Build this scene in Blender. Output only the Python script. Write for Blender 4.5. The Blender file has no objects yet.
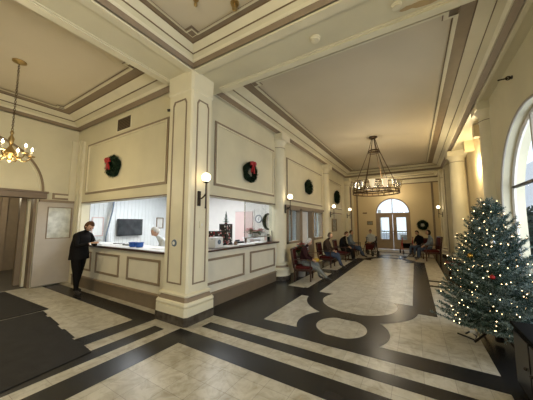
import bpy, bmesh, math, random
from mathutils import Vector, Matrix, noise
random.seed(7)
PI = math.pi
C = bpy.context.scene.collection

# ------------------------------------------------------------------ materials
MATS = {}
def mat(name, col, rough=0.6, metal=0.0, noise_amt=0.06, nscale=6.0, spec=0.5, bump=0.0, bscale=30, emit=None, estr=0.0, trans=0.0, col2=None, coat=0.0):
    m = bpy.data.materials.new(name); m.use_nodes = True
    nt = m.node_tree; b = nt.nodes['Principled BSDF']
    b.inputs['Roughness'].default_value = rough; b.inputs['Metallic'].default_value = metal
    b.inputs['Specular IOR Level'].default_value = spec
    b.inputs['Coat Weight'].default_value = coat
    c1 = (*col, 1)
    c2 = (*(col2 if col2 else [max(0, c*(1-noise_amt*2)) for c in col]), 1)
    tc = nt.nodes.new('ShaderNodeTexCoord'); nz = nt.nodes.new('ShaderNodeTexNoise')
    nz.inputs['Scale'].default_value = nscale; nz.inputs['Detail'].default_value = 4
    nt.links.new(tc.outputs['Object'], nz.inputs['Vector'])
    rp = nt.nodes.new('ShaderNodeValToRGB'); rp.color_ramp.elements[0].color = c2; rp.color_ramp.elements[1].color = c1
    rp.color_ramp.elements[0].position = 0.3; rp.color_ramp.elements[1].position = 0.65
    nt.links.new(nz.outputs['Fac'], rp.inputs['Fac']); nt.links.new(rp.outputs['Color'], b.inputs['Base Color'])
    if bump:
        n2 = nt.nodes.new('ShaderNodeTexNoise'); n2.inputs['Scale'].default_value = bscale
        nt.links.new(tc.outputs['Object'], n2.inputs['Vector'])
        bp = nt.nodes.new('ShaderNodeBump'); bp.inputs['Strength'].default_value = bump; bp.inputs['Distance'].default_value = 0.01
        nt.links.new(n2.outputs['Fac'], bp.inputs['Height']); nt.links.new(bp.outputs['Normal'], b.inputs['Normal'])
    if emit:
        b.inputs['Emission Color'].default_value = (*emit, 1); b.inputs['Emission Strength'].default_value = estr
    if trans:
        b.inputs['Transmission Weight'].default_value = trans
    MATS[name] = m
    return m

def glass(name, tint=(0.9, 0.95, 0.97), mixf=0.12, rough=0.02):
    m = bpy.data.materials.new(name); m.use_nodes = True; nt = m.node_tree
    for n in list(nt.nodes):
        if n.type == 'BSDF_PRINCIPLED': nt.nodes.remove(n)
    out = [n for n in nt.nodes if n.type == 'OUTPUT_MATERIAL'][0]
    t = nt.nodes.new('ShaderNodeBsdfTransparent'); t.inputs['Color'].default_value = (*tint, 1)
    g = nt.nodes.new('ShaderNodeBsdfGlossy'); g.inputs['Roughness'].default_value = rough
    mx = nt.nodes.new('ShaderNodeMixShader'); mx.inputs['Fac'].default_value = mixf
    nt.links.new(t.outputs[0], mx.inputs[1]); nt.links.new(g.outputs[0], mx.inputs[2]); nt.links.new(mx.outputs[0], out.inputs[0])
    MATS[name] = m; return m

mat('cream', (0.69, 0.645, 0.48), 0.5, noise_amt=0.05, nscale=1.5, bump=0.08, bscale=60)
mat('cream_trim', (0.77, 0.72, 0.555), 0.42, noise_amt=0.04, nscale=3)
mat('counter_paint', (0.76, 0.72, 0.60), 0.4, noise_amt=0.04, nscale=3)
mat('taupe_panel', (0.30, 0.26, 0.21), 0.5)
mat('ceil_paint', (0.64, 0.565, 0.43), 0.7, noise_amt=0.05, nscale=0.8, col2=(0.60, 0.53, 0.40))
mat('taupe', (0.27, 0.205, 0.14), 0.5, noise_amt=0.05)
mat('taupe_dark', (0.17, 0.115, 0.065), 0.5)
mat('taupe_floor', (0.20, 0.155, 0.105), 0.5)
mat('far_yellow', (0.74, 0.62, 0.40), 0.6, noise_amt=0.03, nscale=1)
mat('black_marble', (0.035, 0.028, 0.022), 0.25, col2=(0.10, 0.085, 0.07), nscale=9)
mat('dark_wood', (0.055, 0.022, 0.014), 0.3, noise_amt=0.2, nscale=12)
mat('mid_wood', (0.22, 0.12, 0.06), 0.4, noise_amt=0.2, nscale=12)
mat('door_brown', (0.33, 0.25, 0.17), 0.45, noise_amt=0.06)
mat('lintel_brown', (0.20, 0.15, 0.11), 0.5)
mat('leaf_grey', (0.50, 0.45, 0.39), 0.45, noise_amt=0.03)
mat('red_cloth', (0.09, 0.014, 0.013), 0.8, noise_amt=0.15, nscale=20)
mat('red_ribbon', (0.42, 0.012, 0.018), 0.4)
mat('red_petal', (0.55, 0.02, 0.03), 0.5, noise_amt=0.2, nscale=30)
mat('pink_petal', (0.80, 0.28, 0.30), 0.5, noise_amt=0.15, nscale=30)
mat('green_leaf', (0.03, 0.10, 0.035), 0.5, noise_amt=0.2, nscale=20)
mat('wreath_green', (0.010, 0.024, 0.012), 0.7, noise_amt=0.3, nscale=25)
mat('pine', (0.065, 0.12, 0.11), 0.6, col2=(0.03, 0.06, 0.055), nscale=14)
mat('pine_frost', (0.34, 0.45, 0.46), 0.6, col2=(0.12, 0.19, 0.20), nscale=14)
mat('bark', (0.05, 0.035, 0.025), 0.8)
mat('iron', (0.03, 0.022, 0.016), 0.45, metal=0.6)
mat('bronze', (0.10, 0.06, 0.03), 0.4, metal=0.8)
mat('brass', (0.42, 0.30, 0.13), 0.35, metal=1.0)
mat('black_plastic', (0.012, 0.012, 0.014), 0.35)
mat('black_gloss', (0.003, 0.003, 0.003), 0.6, spec=0.06)
mat('screen', (0.02, 0.025, 0.03), 0.12, col2=(0.05, 0.06, 0.065), nscale=5)
mat('white_plastic', (0.75, 0.76, 0.77), 0.4, noise_amt=0.02)
mat('office_white', (0.80, 0.83, 0.84), 0.6, noise_amt=0.02)
mat('office_panel', (0.80, 0.77, 0.74), 0.6, noise_amt=0.02)
mat('curtain', (0.78, 0.76, 0.73), 0.8, noise_amt=0.05)
mat('pink_door', (0.72, 0.55, 0.53), 0.5, noise_amt=0.02)
mat('paper', (0.85, 0.86, 0.86), 0.7, noise_amt=0.02)
mat('blue', (0.02, 0.10, 0.42), 0.4)
mat('blue_grey', (0.16, 0.21, 0.28), 0.8, noise_amt=0.15, nscale=20)
mat('jeans', (0.07, 0.10, 0.17), 0.9, noise_amt=0.15, nscale=40)
mat('grey_cloth', (0.20, 0.22, 0.22), 0.9, noise_amt=0.1, nscale=30)
mat('light_cloth', (0.60, 0.64, 0.67), 0.9, noise_amt=0.1, nscale=30)
mat('black_cloth', (0.008, 0.007, 0.007), 0.85, noise_amt=0.1, nscale=30)
mat('maroon_cloth', (0.035, 0.012, 0.014), 0.9, noise_amt=0.1, nscale=30)
mat('brown_cloth', (0.06, 0.04, 0.03), 0.9, noise_amt=0.1, nscale=30)
mat('skin', (0.56, 0.33, 0.22), 0.55, noise_amt=0.05, nscale=20)
mat('eye', (0.03, 0.02, 0.02), 0.2)
mat('lip', (0.40, 0.15, 0.12), 0.5)
mat('white_hair', (0.62, 0.60, 0.57), 0.8, noise_amt=0.15, nscale=50)
mat('grey_hair', (0.22, 0.17, 0.13), 0.8, noise_amt=0.2, nscale=50)
mat('brown_hair', (0.09, 0.045, 0.022), 0.7, noise_amt=0.2, nscale=50)
mat('black_hair', (0.012, 0.01, 0.01), 0.7, noise_amt=0.2, nscale=50)
mat('shoe', (0.012, 0.01, 0.01), 0.4)
mat('white_shoe', (0.6, 0.6, 0.6), 0.5)
mat('rubber_mat', (0.022, 0.020, 0.019), 0.6, bump=0.4, bscale=120, noise_amt=0.2)
mat('yellow_cloth', (0.55, 0.38, 0.05), 0.8)
mat('chrome', (0.6, 0.6, 0.62), 0.2, metal=1.0)
mat('pale_planter', (0.42, 0.42, 0.41), 0.5)
mat('pale_disc', (0.80, 0.79, 0.75), 0.5)
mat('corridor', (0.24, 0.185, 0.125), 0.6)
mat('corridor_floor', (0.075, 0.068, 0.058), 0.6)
mat('gold_frame', (0.30, 0.20, 0.08), 0.4, metal=0.4)
mat('picture', (0.35, 0.33, 0.28), 0.6, col2=(0.12, 0.13, 0.10), nscale=12)
mat('stone_out', (0.65, 0.66, 0.66), 0.8)
mat('street', (0.35, 0.35, 0.36), 0.9)
mat('hedge', (0.025, 0.05, 0.03), 0.8, noise_amt=0.3, nscale=15)
mat('white_frame', (0.70, 0.66, 0.60), 0.5)
mat('win_frame', (0.40, 0.36, 0.30), 0.5)
mat('globe', (0.9, 0.85, 0.7), 0.3, emit=(1.0, 0.80, 0.50), estr=5.0)
mat('candle', (0.9, 0.8, 0.6), 0.4)
mat('bulb', (1, 0.85, 0.6), 0.3, emit=(1.0, 0.72, 0.36), estr=60.0)
mat('fairy', (1, 0.9, 0.7), 0.3, emit=(1.0, 0.70, 0.36), estr=6.5)
mat('shade_lit', (0.85, 0.8, 0.65), 0.25, emit=(1.0, 0.75, 0.42), estr=0.45)
mat('panel_light', (1, 1, 1), 0.5, emit=(0.93, 0.97, 1.0), estr=10.5)
mat('ornament_gold', (0.7, 0.42, 0.10), 0.2, metal=1.0)
mat('ornament_silver', (0.7, 0.7, 0.75), 0.15, metal=1.0)
mat('vent_dark', (0.03, 0.022, 0.015), 0.6)
mat('reflection_pane', (0.68, 0.69, 0.62), 0.12, col2=(0.45, 0.46, 0.40), nscale=7)  # pale mottle paints the bright reflection of the door glass into its colour
mat('blotch', (0.52, 0.38, 0.20), 0.8)
glass('glass'); glass('shade_glass', (0.86, 0.84, 0.78), 0.22, 0.12); glass('glass_tint', (0.93, 0.95, 0.95), 0.10); glass('glass_window', (0.93, 0.96, 1.0), 0.04)

for k_ in MATS:
    if 'cloth' in k_ or 'hair' in k_ or k_ in ('jeans', 'pine', 'rubber_mat', 'wreath_green'): 
        MATS[k_].node_tree.nodes['Principled BSDF'].inputs['Specular IOR Level'].default_value = 0.12

def floor_mats():
    def mk(name, c1, c2, mortar, rough, veins, vs):
        m = bpy.data.materials.new(name); m.use_nodes = True; nt = m.node_tree; b = nt.nodes['Principled BSDF']
        tc = nt.nodes.new('ShaderNodeTexCoord')
        br = nt.nodes.new('ShaderNodeTexBrick'); br.offset = 0.0; br.squash = 1
        br.inputs['Scale'].default_value = 1; br.inputs['Brick Width'].default_value = 0.27; br.inputs['Row Height'].default_value = 0.27
        br.inputs['Mortar Size'].default_value = 0.0022; br.inputs['Mortar Smooth'].default_value = 0.3
        br.inputs['Color1'].default_value = (*c1, 1); br.inputs['Color2'].default_value = (*c2, 1); br.inputs['Mortar'].default_value = (*mortar, 1)
        nt.links.new(tc.outputs['Object'], br.inputs['Vector'])
        nz = nt.nodes.new('ShaderNodeTexNoise'); nz.inputs['Scale'].default_value = vs; nz.inputs['Detail'].default_value = 8; nz.inputs['Roughness'].default_value = 0.65
        nz.inputs['Distortion'].default_value = 1.2
        nt.links.new(tc.outputs['Object'], nz.inputs['Vector'])
        rp = nt.nodes.new('ShaderNodeValToRGB')
        rp.color_ramp.elements[0].position = 0.32; rp.color_ramp.elements[0].color = (*veins, 1)
        rp.color_ramp.elements[1].position = 0.58; rp.color_ramp.elements[1].color = (1, 1, 1, 1)
        nt.links.new(nz.outputs['Fac'], rp.inputs['Fac'])
        mx = nt.nodes.new('ShaderNodeMix'); mx.data_type = 'RGBA'; mx.blend_type = 'MULTIPLY'; mx.inputs[0].default_value = 1
        nt.links.new(br.outputs['Color'], mx.inputs[6]); nt.links.new(rp.outputs['Color'], mx.inputs[7])
        nt.links.new(mx.outputs[2], b.inputs['Base Color'])
        b.inputs['Roughness'].default_value = rough; b.inputs['Specular IOR Level'].default_value = 0.25
        MATS[name] = m
    mk('marble', (0.56, 0.535, 0.46), (0.47, 0.445, 0.375), (0.26, 0.235, 0.19), 0.30, (0.62, 0.58, 0.50), 5.0)
    mk('slate', (0.022, 0.0215, 0.022), (0.017, 0.0165, 0.017), (0.018, 0.016, 0.015), 0.27, (0.75, 0.75, 0.75), 3.0)
floor_mats()

# ------------------------------------------------------------------ mesh builder
class MB:
    def __init__(s): s.v = []; s.f = []; s.m = []; s.mats = []
    def mi(s, m):
        if m not in s.mats: s.mats.append(m)
        return s.mats.index(m)
    def add(s, vs, fs, m, mtx=None):
        o = len(s.v)
        for p in vs:
            p = Vector(p)
            if mtx is not None: p = mtx @ p
            s.v.append(p)
        k = s.mi(m)
        for f in fs: s.f.append([o+i for i in f]); s.m.append(k)
        return s
    def box(s, a, b, m, mtx=None):
        x0, y0, z0 = [min(a[i], b[i]) for i in range(3)]; x1, y1, z1 = [max(a[i], b[i]) for i in range(3)]
        vs = [(x0,y0,z0),(x1,y0,z0),(x1,y1,z0),(x0,y1,z0),(x0,y0,z1),(x1,y0,z1),(x1,y1,z1),(x0,y1,z1)]
        return s.add(vs, [(0,3,2,1),(4,5,6,7),(0,1,5,4),(1,2,6,5),(2,3,7,6),(3,0,4,7)], m, mtx)
    def bbox(s, a, b, m, bev=0.006, mtx=None):          # bevelled box
        bm = bmesh.new(); bmesh.ops.create_cube(bm, size=1)
        for v in bm.verts: v.co = Vector([(a[i]+b[i])/2 + v.co[i]*abs(b[i]-a[i]) for i in range(3)])
        bmesh.ops.bevel(bm, geom=bm.edges[:], offset=min(bev, 0.45*min(abs(b[i]-a[i]) for i in range(3))), segments=2, affect='EDGES', profile=0.5)
        bm.verts.index_update()
        s.add([v.co for v in bm.verts], [[v.index for v in f.verts] for f in bm.faces], m, mtx); bm.free(); return s
    def lathe(s, prof, m, c=(0,0,0), n=24, mtx=None, a0=0, a1=2*PI):
        full = abs(a1-a0-2*PI) < 1e-6; k = n if full else n+1
        vs = []; fs = []
        for r, z in prof:
            for i in range(k):
                a = a0+(a1-a0)*i/n; vs.append((c[0]+r*math.cos(a), c[1]+r*math.sin(a), c[2]+z))
        for j in range(len(prof)-1):
            for i in range(n):
                i2 = (i+1) % k if full else i+1
                fs.append((j*k+i, j*k+i2, (j+1)*k+i2, (j+1)*k+i))
        return s.add(vs, fs, m, mtx)
    def tube(s, pts, r, m, n=8, mtx=None, cap=True, closed=False):
        pts = [Vector(p) for p in pts]; N = len(pts); vs = []; fs = []
        rr = r if isinstance(r, (list, tuple)) else [r]*N
        t0 = None; nrm = None
        for i, p in enumerate(pts):
            if closed: t = pts[(i+1) % N]-pts[i-1]
            else: t = pts[min(i+1, N-1)]-pts[max(i-1, 0)]
            t.normalize()
            if nrm is None:
                nrm = t.orthogonal().normalized()
            else:
                nrm = (nrm - t*nrm.dot(t))
                nrm = nrm.normalized() if nrm.length > 1e-6 else t.orthogonal().normalized()
            bn = t.cross(nrm)
            for k in range(n):
                a = 2*PI*k/n; vs.append(p+(nrm*math.cos(a)+bn*math.sin(a))*rr[i])
        L = N if closed else N-1
        for i in range(L):
            for k in range(n):
                k2 = (k+1) % n; j = (i+1) % N
                fs.append((i*n+k, i*n+k2, j*n+k2, j*n+k))
        if cap and not closed: fs.append(tuple(range(n-1, -1, -1))); fs.append(tuple((N-1)*n+k for k in range(n)))
        return s.add(vs, fs, m, mtx)
    def ball(s, c, r, m, n=12, sc=(1,1,1), mtx=None):
        prof = [(max(1e-4, math.sin(PI*i/(n//2))), -math.cos(PI*i/(n//2))) for i in range(n//2+1)]
        M = Matrix.Translation(Vector(c)) @ Matrix.Diagonal((r*sc[0], r*sc[1], r*sc[2], 1))
        if mtx is not None: M = mtx @ M
        return s.lathe(prof, m, n=n, mtx=M)
    def prism(s, poly, z0, z1, m, mtx=None):
        n = len(poly)
        vs = [(x, y, z0) for x, y in poly]+[(x, y, z1) for x, y in poly]
        fs = [tuple(range(n-1, -1, -1)), tuple(range(n, 2*n))]+[(i, (i+1) % n, n+(i+1) % n, n+i) for i in range(n)]
        return s.add(vs, fs, m, mtx)
    def build(s, name, parent=None, smooth=False, ang=40):
        me = bpy.data.meshes.new(name); me.from_pydata([tuple(v) for v in s.v], [], s.f)
        for m in s.mats: me.materials.append(MATS[m])
        me.polygons.foreach_set('material_index', s.m)
        bm = bmesh.new(); bm.from_mesh(me); bmesh.ops.recalc_face_normals(bm, faces=bm.faces[:]); bm.to_mesh(me); bm.free()
        if smooth:
            me.shade_smooth()
            try: me.set_sharp_from_angle(angle=math.radians(ang))
            except Exception: pass
        o = bpy.data.objects.new(name, me); C.objects.link(o)
        if parent: o.parent = parent
        return o

def thing(name, label, cat, loc=(0,0,0), rz=0, group=None):
    o = bpy.data.objects.new(name, None); C.objects.link(o); o.empty_display_size = 0.1
    o.location = loc; o.rotation_euler = (0, 0, rz); o['label'] = label; o['category'] = cat
    if group: o['group'] = group
    return o
def tag(o, label, cat, group=None, kind=None):
    o['label'] = label; o['category'] = cat
    if group: o['group'] = group
    if kind: o['kind'] = kind
    return o
def struct(o): o['kind'] = 'structure'; return o
KIDS = {}
def dup(root, loc=None, rz=None, label=None, group=None):
    def rec(o, par):
        c = o.copy(); C.objects.link(c)
        if par: c.parent = par
        for ch in [k for k in bpy.data.objects if k.parent == o]: rec(ch, c)
        return c
    r = rec(root, None)
    if loc is not None: r.location = loc
    if rz is not None: r.rotation_euler = (0, 0, rz)
    if label: r['label'] = label
    if group: r['group'] = group
    return r

# ------------------------------------------------------------------ constants of the hall
XB = -3.49     # wall between offices and hall
YA = 3.0       # wall between office and entrance room
XL = -8.3      # entrance room side wall
XR = 1.5       # window wall
YF = 17.0      # end wall with the arched door
ZS = 4.28; ZC = 4.60; YN = -3.6; YM = 8.6

# ------------------------------------------------------------------ floor
def arcpts(cx, cy, r, a0, a1, n=24): return [(cx+r*math.cos(math.radians(a0+(a1-a0)*i/n)), cy+r*math.sin(math.radians(a0+(a1-a0)*i/n))) for i in range(n+1)]
F = MB()
F.box((XL-0.1, YN, -0.1), (2.9, YF+0.1, 0), 'marble')
def dark(poly, z=0.0015): F.add([(x, y, z) for x, y in poly], [tuple(range(len(poly)))], 'slate')
def drect(x0, x1, y0, y1, z=0.0015): dark([(x0,y0),(x1,y0),(x1,y1),(x0,y1)], z)
drect(-3.15, -2.80, YN, 2.62)                      # wide band along the entrance
drect(-2.80, XR, 2.30, 2.62)
drect(-3.57, -3.34, YN, 2.47)                      # thin one
drect(-2.92, XR, 2.83, 3.03)
drect(-4.10, -3.80, YN, 2.76)
drect(-8.2, -4.10, 2.42, 2.76)
drect(XB, 0.69, 3.27, 3.59)
drect(XB, -2.25, 3.59, 5.80)
drect(0.69, XR, 2.62, 17.0)
CX = -1.06
def ring_fill(cy, sgn):
    # disc ring
    def P(pts): return [(x, y) for x, y in pts]
    ri, ro = 0.375, 0.68
    inner = arcpts(CX, cy, ri, 0, 360, 48); outer = arcpts(CX, cy, ro, 0, 360, 48)
    for i in range(48): dark([inner[i], outer[i], outer[i+1], inner[i+1]], 0.003)
    # U band
    cu = cy+1.36*sgn
    n = 40; ui, uo = 0.70, 1.03
    for i in range(n):
        a0 = math.radians(180+180*i/n); a1 = math.radians(180+180*(i+1)/n)
        q = [(CX+uo*math.cos(a0), cu+sgn*uo*math.sin(a0)), (CX+uo*math.cos(a1), cu+sgn*uo*math.sin(a1)), (CX+ui*math.cos(a1), cu+sgn*ui*math.sin(a1)), (CX+ui*math.cos(a0), cu+sgn*ui*math.sin(a0))]
        dark(q, 0.0022)
    # shoulders up to the shoulder line, bounded by the inner arc
    ys = 5.65 if sgn > 0 else 2*YM-5.65
    yb = 5.20 if sgn > 0 else 2*YM-5.20
    n = 10
    for s in (-1, 1):
        inn = []
        for i in range(n+1):
            yy = cu+(ys-cu)*i/n
            xx = math.sqrt(max(0, ui*ui-(yy-cu)**2)); inn.append((CX+s*xx, yy))
        for i in range(n):
            xo = CX+s*0.94
            dark([inn[i], (xo, inn[i][1]), (xo, inn[i+1][1]), inn[i+1]], 0.0026)
    return ys, yb
ys0, yb0 = ring_fill(3.94, 1)
ys1, yb1 = ring_fill(2*YM-3.94, -1)
drect(-0.12, 0.25, 5.20, 2*YM-5.20)
drect(-2.37, -2.00, 5.20, 2*YM-5.20)
drect(-2.45, -2.2, 5.25, 5.85, 0.0019)
drect(XB, -2.9, 5.8, 17)
drect(-2.92, -2.37, 7.9, 8.5); drect(-2.92, -2.37, 11.0, 11.6)
drect(-2.25, 0.69, 2*YM-3.59, 2*YM-3.27)
drect(XB, 0.69, 15.0, 15.35)
drect(0.25, 0.69, 7.55, 7.75); drect(0.25, 0.69, 8.2, 8.4)  # shadows on the floor, laid in as slate-coloured bars
struct(F.build('floor'))
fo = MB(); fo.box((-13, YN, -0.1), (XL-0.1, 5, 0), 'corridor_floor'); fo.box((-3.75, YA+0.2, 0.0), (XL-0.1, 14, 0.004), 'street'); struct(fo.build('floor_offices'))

# ------------------------------------------------------------------ ceiling : coffers, cornices, beams
CE = MB()
def cornice(x0, x1, y0, y1, sc4=(1, 1, 1, 1)):   # side scales: x0, x1, y0, y1
    a_, b_, c_, d_ = sc4
    prof = [(0.0, ZS-0.0, None), (0.0, ZS+0.02, 'cream_trim'), (0.08, ZS+0.09, 'taupe'), (0.10, ZS+0.085, 'cream_trim'), (0.14, ZS+0.125, 'cream_trim'), (0.23, ZS+0.17, 'cream'),
            (0.235, ZS+0.195, 'taupe_dark'), (0.27, ZS+0.21, 'cream_trim'), (0.41, ZS+0.275, 'cream_trim'), (0.42, ZS+0.295, 'taupe_dark'), (0.60, ZS+0.30, 'taupe'), (0.605, ZC-0.035, 'cream_trim')]
    def ring(d, z): return [(x0+d*a_, y0+d*c_, z), (x1-d*b_, y0+d*c_, z), (x1-d*b_, y1-d*d_, z), (x0+d*a_, y1-d*d_, z)]
    for i in range(1, len(prof)):
        a = ring(prof[i-1][0], prof[i-1][1]); b = ring(prof[i][0], prof[i][1])
        for k in range(4):
            k2 = (k+1) % 4
            CE.add([a[k], a[k2], b[k2], b[k]], [(0,1,2,3)], prof[i][2])
    def notched(d, n=0.12):
        X0, X1, Y0, Y1 = x0+d*a_, x1-d*b_, y0+d*c_, y1-d*d_
        return [(X0+n, Y0), (X1-n, Y0), (X1-n, Y0+n), (X1, Y0+n), (X1, Y1-n), (X1-n, Y1-n), (X1-n, Y1), (X0+n, Y1), (X0+n, Y1-n), (X0, Y1-n), (X0, Y0+n), (X0+n, Y0+n)]
    # corner squares of the brown band
    zt = ZC-0.02
    for cx, sx, kx in ((x0, 1, a_), (x1, -1, b_)):
        for cy, sy, ky in ((y0, 1, c_), (y1, -1, d_)):
            px, py, qx, qy = cx+sx*0.58*kx, cy+sy*0.58*ky, cx+sx*(0.58*kx+0.18), cy+sy*(0.58*ky+0.18)
            CE.add([(px, py, zt-0.001), (qx, py, zt-0.001), (qx, qy, zt-0.001), (px, qy, zt-0.001)], [(0,1,2,3)], 'taupe')
    def band(d0, d1, z, m):
        a = notched(d0); b = notched(d1)
        n = len(a)
        for k in range(n):
            k2 = (k+1) % n
            CE.add([(*a[k], z), (*a[k2], z), (*b[k2], z), (*b[k], z)], [(0,1,2,3)], m)
    band(0.60, 0.655, ZC-0.045, 'cream_trim')
    band(0.66, 0.675, ZC-0.030, 'taupe_dark')
    band(0.655, 0.66, ZC-0.035, 'cream_trim')
    CE.box((x0-0.01, y0-0.01, ZC-0.012), (x1+0.01, y1+0.01, ZC+0.05), 'ceil_paint')
cornice(-3.17, XR, YN, 2.73, (0.46, 1, 1, 0.46))
cornice(XL, -3.94, YN, YA, (1, 0.67, 1, 1))
cornice(-3.43, 1.28, 3.55, 14.5, (1, 1, 0.72, 1))
cornice(-3.49, 1.28, 15.1, YF)
struct(CE.build('ceiling'))
BM = MB()
def beam(x0, x1, y0, y1, axis):
    BM.box((x0, y0, ZS), (x1, y1, ZC+0.05), 'cream')
    w = 0.13
    if axis == 'y':
        for a, b in ((x0+0.0, x0+w), (x1-w, x1-0.0)): BM.box((a, y0, ZS-0.03), (b, y1, ZS), 'cream_trim')
        for a, b in ((x0+w, x0+w+0.03), (x1-w-0.03, x1-w)): BM.box((a, y0, ZS-0.015), (b, y1, ZS), 'cream_trim')
    else:
        for a, b in ((y0+0.0, y0+w), (y1-w, y1-0.0)): BM.box((x0, a, ZS-0.03), (x1, b, ZS), 'cream_trim')
        for a, b in ((y0+w, y0+w+0.03), (y1-w-0.03, y1-w)): BM.box((x0, a, ZS-0.015), (x1, b, ZS), 'cream_trim')
beam(-3.94, -3.17, YN, 2.73, 'y')
beam(-3.17, XR, 2.73, 3.55, 'x')
BM.box((-3.94, 2.73, ZS), (-3.17, 3.55, ZC), 'cream')
beam(-3.49, 1.5, 14.5, 15.1, 'x')
BM.box((1.28, 3.55, ZS), (1.72, YF, ZC+0.05), 'cream'); BM.box((1.28, 3.55, ZS-0.03), (1.34, YF, ZS), 'cream_trim')
struct(BM.build('trim_1'))
# peeling paint patch on the cross beam
pp = MB(); rnd = random.Random(3)
for cx, cy, r in ((0.10, 3.28, 0.10), (0.30, 3.30, 0.16), (0.55, 3.22, 0.14), (0.22, 3.18, 0.06)):
    pts = [(cx+r*(0.6+0.5*rnd.random())*math.cos(a*PI/8)*1.5, cy+0.45*r*(0.6+0.5*rnd.random())*math.sin(a*PI/8)) for a in range(16)]
    pp.add([(x, y, ZS-0.002-0.0015*r) for x, y in pts], [tuple(range(16))], 'blotch')
struct(pp.build('trim_2'))

# ------------------------------------------------------------------ walls
def frame_on_x(mb, X, y0, y1, z0, z1, w=0.05, t=0.02, m='taupe', d=1):   # rectangle moulding on a wall of constant X
    for a, b, c, e in ((y0, y1, z0, z0+w), (y0, y1, z1-w, z1), (y0, y0+w, z0+w, z1-w), (y1-w, y1, z0+w, z1-w)):
        mb.box((X, a, c), (X+d*t, b, e), m)
def frame_on_y(mb, Y, x0, x1, z0, z1, w=0.05, t=0.02, m='taupe', d=-1):
    for a, b, c, e in ((x0, x1, z0, z0+w), (x0, x1, z1-w, z1), (x0, x0+w, z0+w, z1-w), (x1-w, x1, z0+w, z1-w)):
        mb.box((a, Y, c), (b, Y+d*t, e), m)
def double_x(mb, X, y0, y1, z0, z1, d=1):
    frame_on_x(mb, X, y0, y1, z0, z1, 0.055, 0.018, 'taupe', d); frame_on_x(mb, X, y0+0.05, y1-0.05, z0+0.05, z1-0.05, 0.03, 0.028, 'cream_trim', d)
def double_y(mb, Y, x0, x1, z0, z1, d=-1):
    frame_on_y(mb, Y, x0, x1, z0, z1, 0.055, 0.018, 'taupe', d); frame_on_y(mb, Y, x0+0.05, x1-0.05, z0+0.05, z1-0.05, 0.03, 0.028, 'cream_trim', d)

W = MB()      # office wall towards the entrance
W.box((-7.80, YA, 2.15), (-3.55, YA+0.2, ZC), 'cream')
W.box((XL-0.1, YA, 0), (-7.80, YA+0.2, ZC), 'cream')
W.box((-7.80, YA-0.012, 2.15), (-3.75, YA, 2.175), 'taupe_dark')
double_y(W, YA, -7.62, -4.14, 2.38, 3.76)
W.box((-7.95, YA-0.05, 0), (-7.82, YA, 3.9), 'cream_trim')
W.box((-8.13, YA-0.05, 0), (-8.0, YA, 3.95), 'cream_trim'); W.box((-8.0, YA-0.02, 0.3), (-7.96, YA, 3.72), 'taupe')
struct(W.build('wall_office_front'))

W = MB()      # office wall towards the hall
x0, x1 = XB-0.2, XB
W.box((x0, 3.0, 2.15), (x1, YF, ZC), 'cream')
W.box((x0, 6.18, 0), (x1, 6.93, 2.15), 'cream')
W.box((x0, 6.93, 0), (x1, 8.0, 0.95), 'cream'); W.box((x0, 9.25, 0), (x1, 10.42, 0.95), 'cream')
W.box((x0, 10.42, 0), (x1, YF, 2.15), 'cream')
W.box((x1, 3.3, 2.15), (x1+0.012, 6.18, 2.175), 'taupe_dark')
double_x(W, XB, 3.62, 6.12, 2.38, 3.76)
double_x(W, XB, 6.95, 10.45, 2.34, 3.76)
double_x(W, XB, 11.4, 13.8, 2.34, 3.76); double_x(W, XB, 11.4, 13.8, 0.4, 2.15)
W.box((XB, 10.42, 0.12), (XB+0.03, 10.55, 4.0), 'cream_trim')
W.box((XB, 6.8, 2.12), (XB+0.05, 10.55, 2.2), 'taupe')
struct(W.build('wall_hall_left'))

def hall_window(name, y0, y1, z0, z1):
    o = MB()
    for a, b, c, e in ((y0, y1, z0, z0+0.07), (y0, y1, z1-0.07, z1), (y0, y0+0.07, z0, z1), (y1-0.07, y1, z0, z1)):
        o.box((XB-0.14, a, c), (XB+0.03, b, e), 'taupe')
    w = struct(o.build(name))
    g = MB(); g.box((XB-0.10, y0+0.07, z0+0.07), (XB-0.094, y1-0.07, z1-0.07), 'glass'); g.build('pane', w)
    s = MB(); s.box((XB-0.12, (y0+y1)/2-0.02, z0+0.07), (XB-0.07, (y0+y1)/2+0.02, z1-0.07), 'taupe'); s.build('mullion', w)
    return w
hall_window('window_2', 6.95, 8.0, 0.95, 2.12); hall_window('window_3', 9.28, 10.40, 0.95, 2.12)
d = MB()
for a, b in ((8.02, 8.12), (9.14, 9.26)): d.box((XB-0.16, a, 0), (XB+0.04, b, 2.14), 'taupe')
d.box((XB-0.16, 8.02, 2.06), (XB+0.04, 9.26, 2.14), 'taupe')
dd = struct(d.build('door_3'))
cu = MB(); vs = []; n = 60
for i in range(n+1):
    y = 8.14+0.98*i/n; x = XB-0.22+0.035*math.sin(i*0.9)
    vs += [(x, y, 0.05), (x, y, 2.05)]
cu.add(vs, [(2*i, 2*i+2, 2*i+3, 2*i+1) for i in range(n)], 'curtain')
vs2 = [(v[0]-0.01, v[1], v[2]) for v in vs]; cu.add(vs2, [(2*i, 2*i+1, 2*i+3, 2*i+2) for i in range(n)], 'curtain')
tag(cu.build('curtain', smooth=True), 'white pleated curtain hanging in the doorway between the two hall windows', 'curtain')

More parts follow.
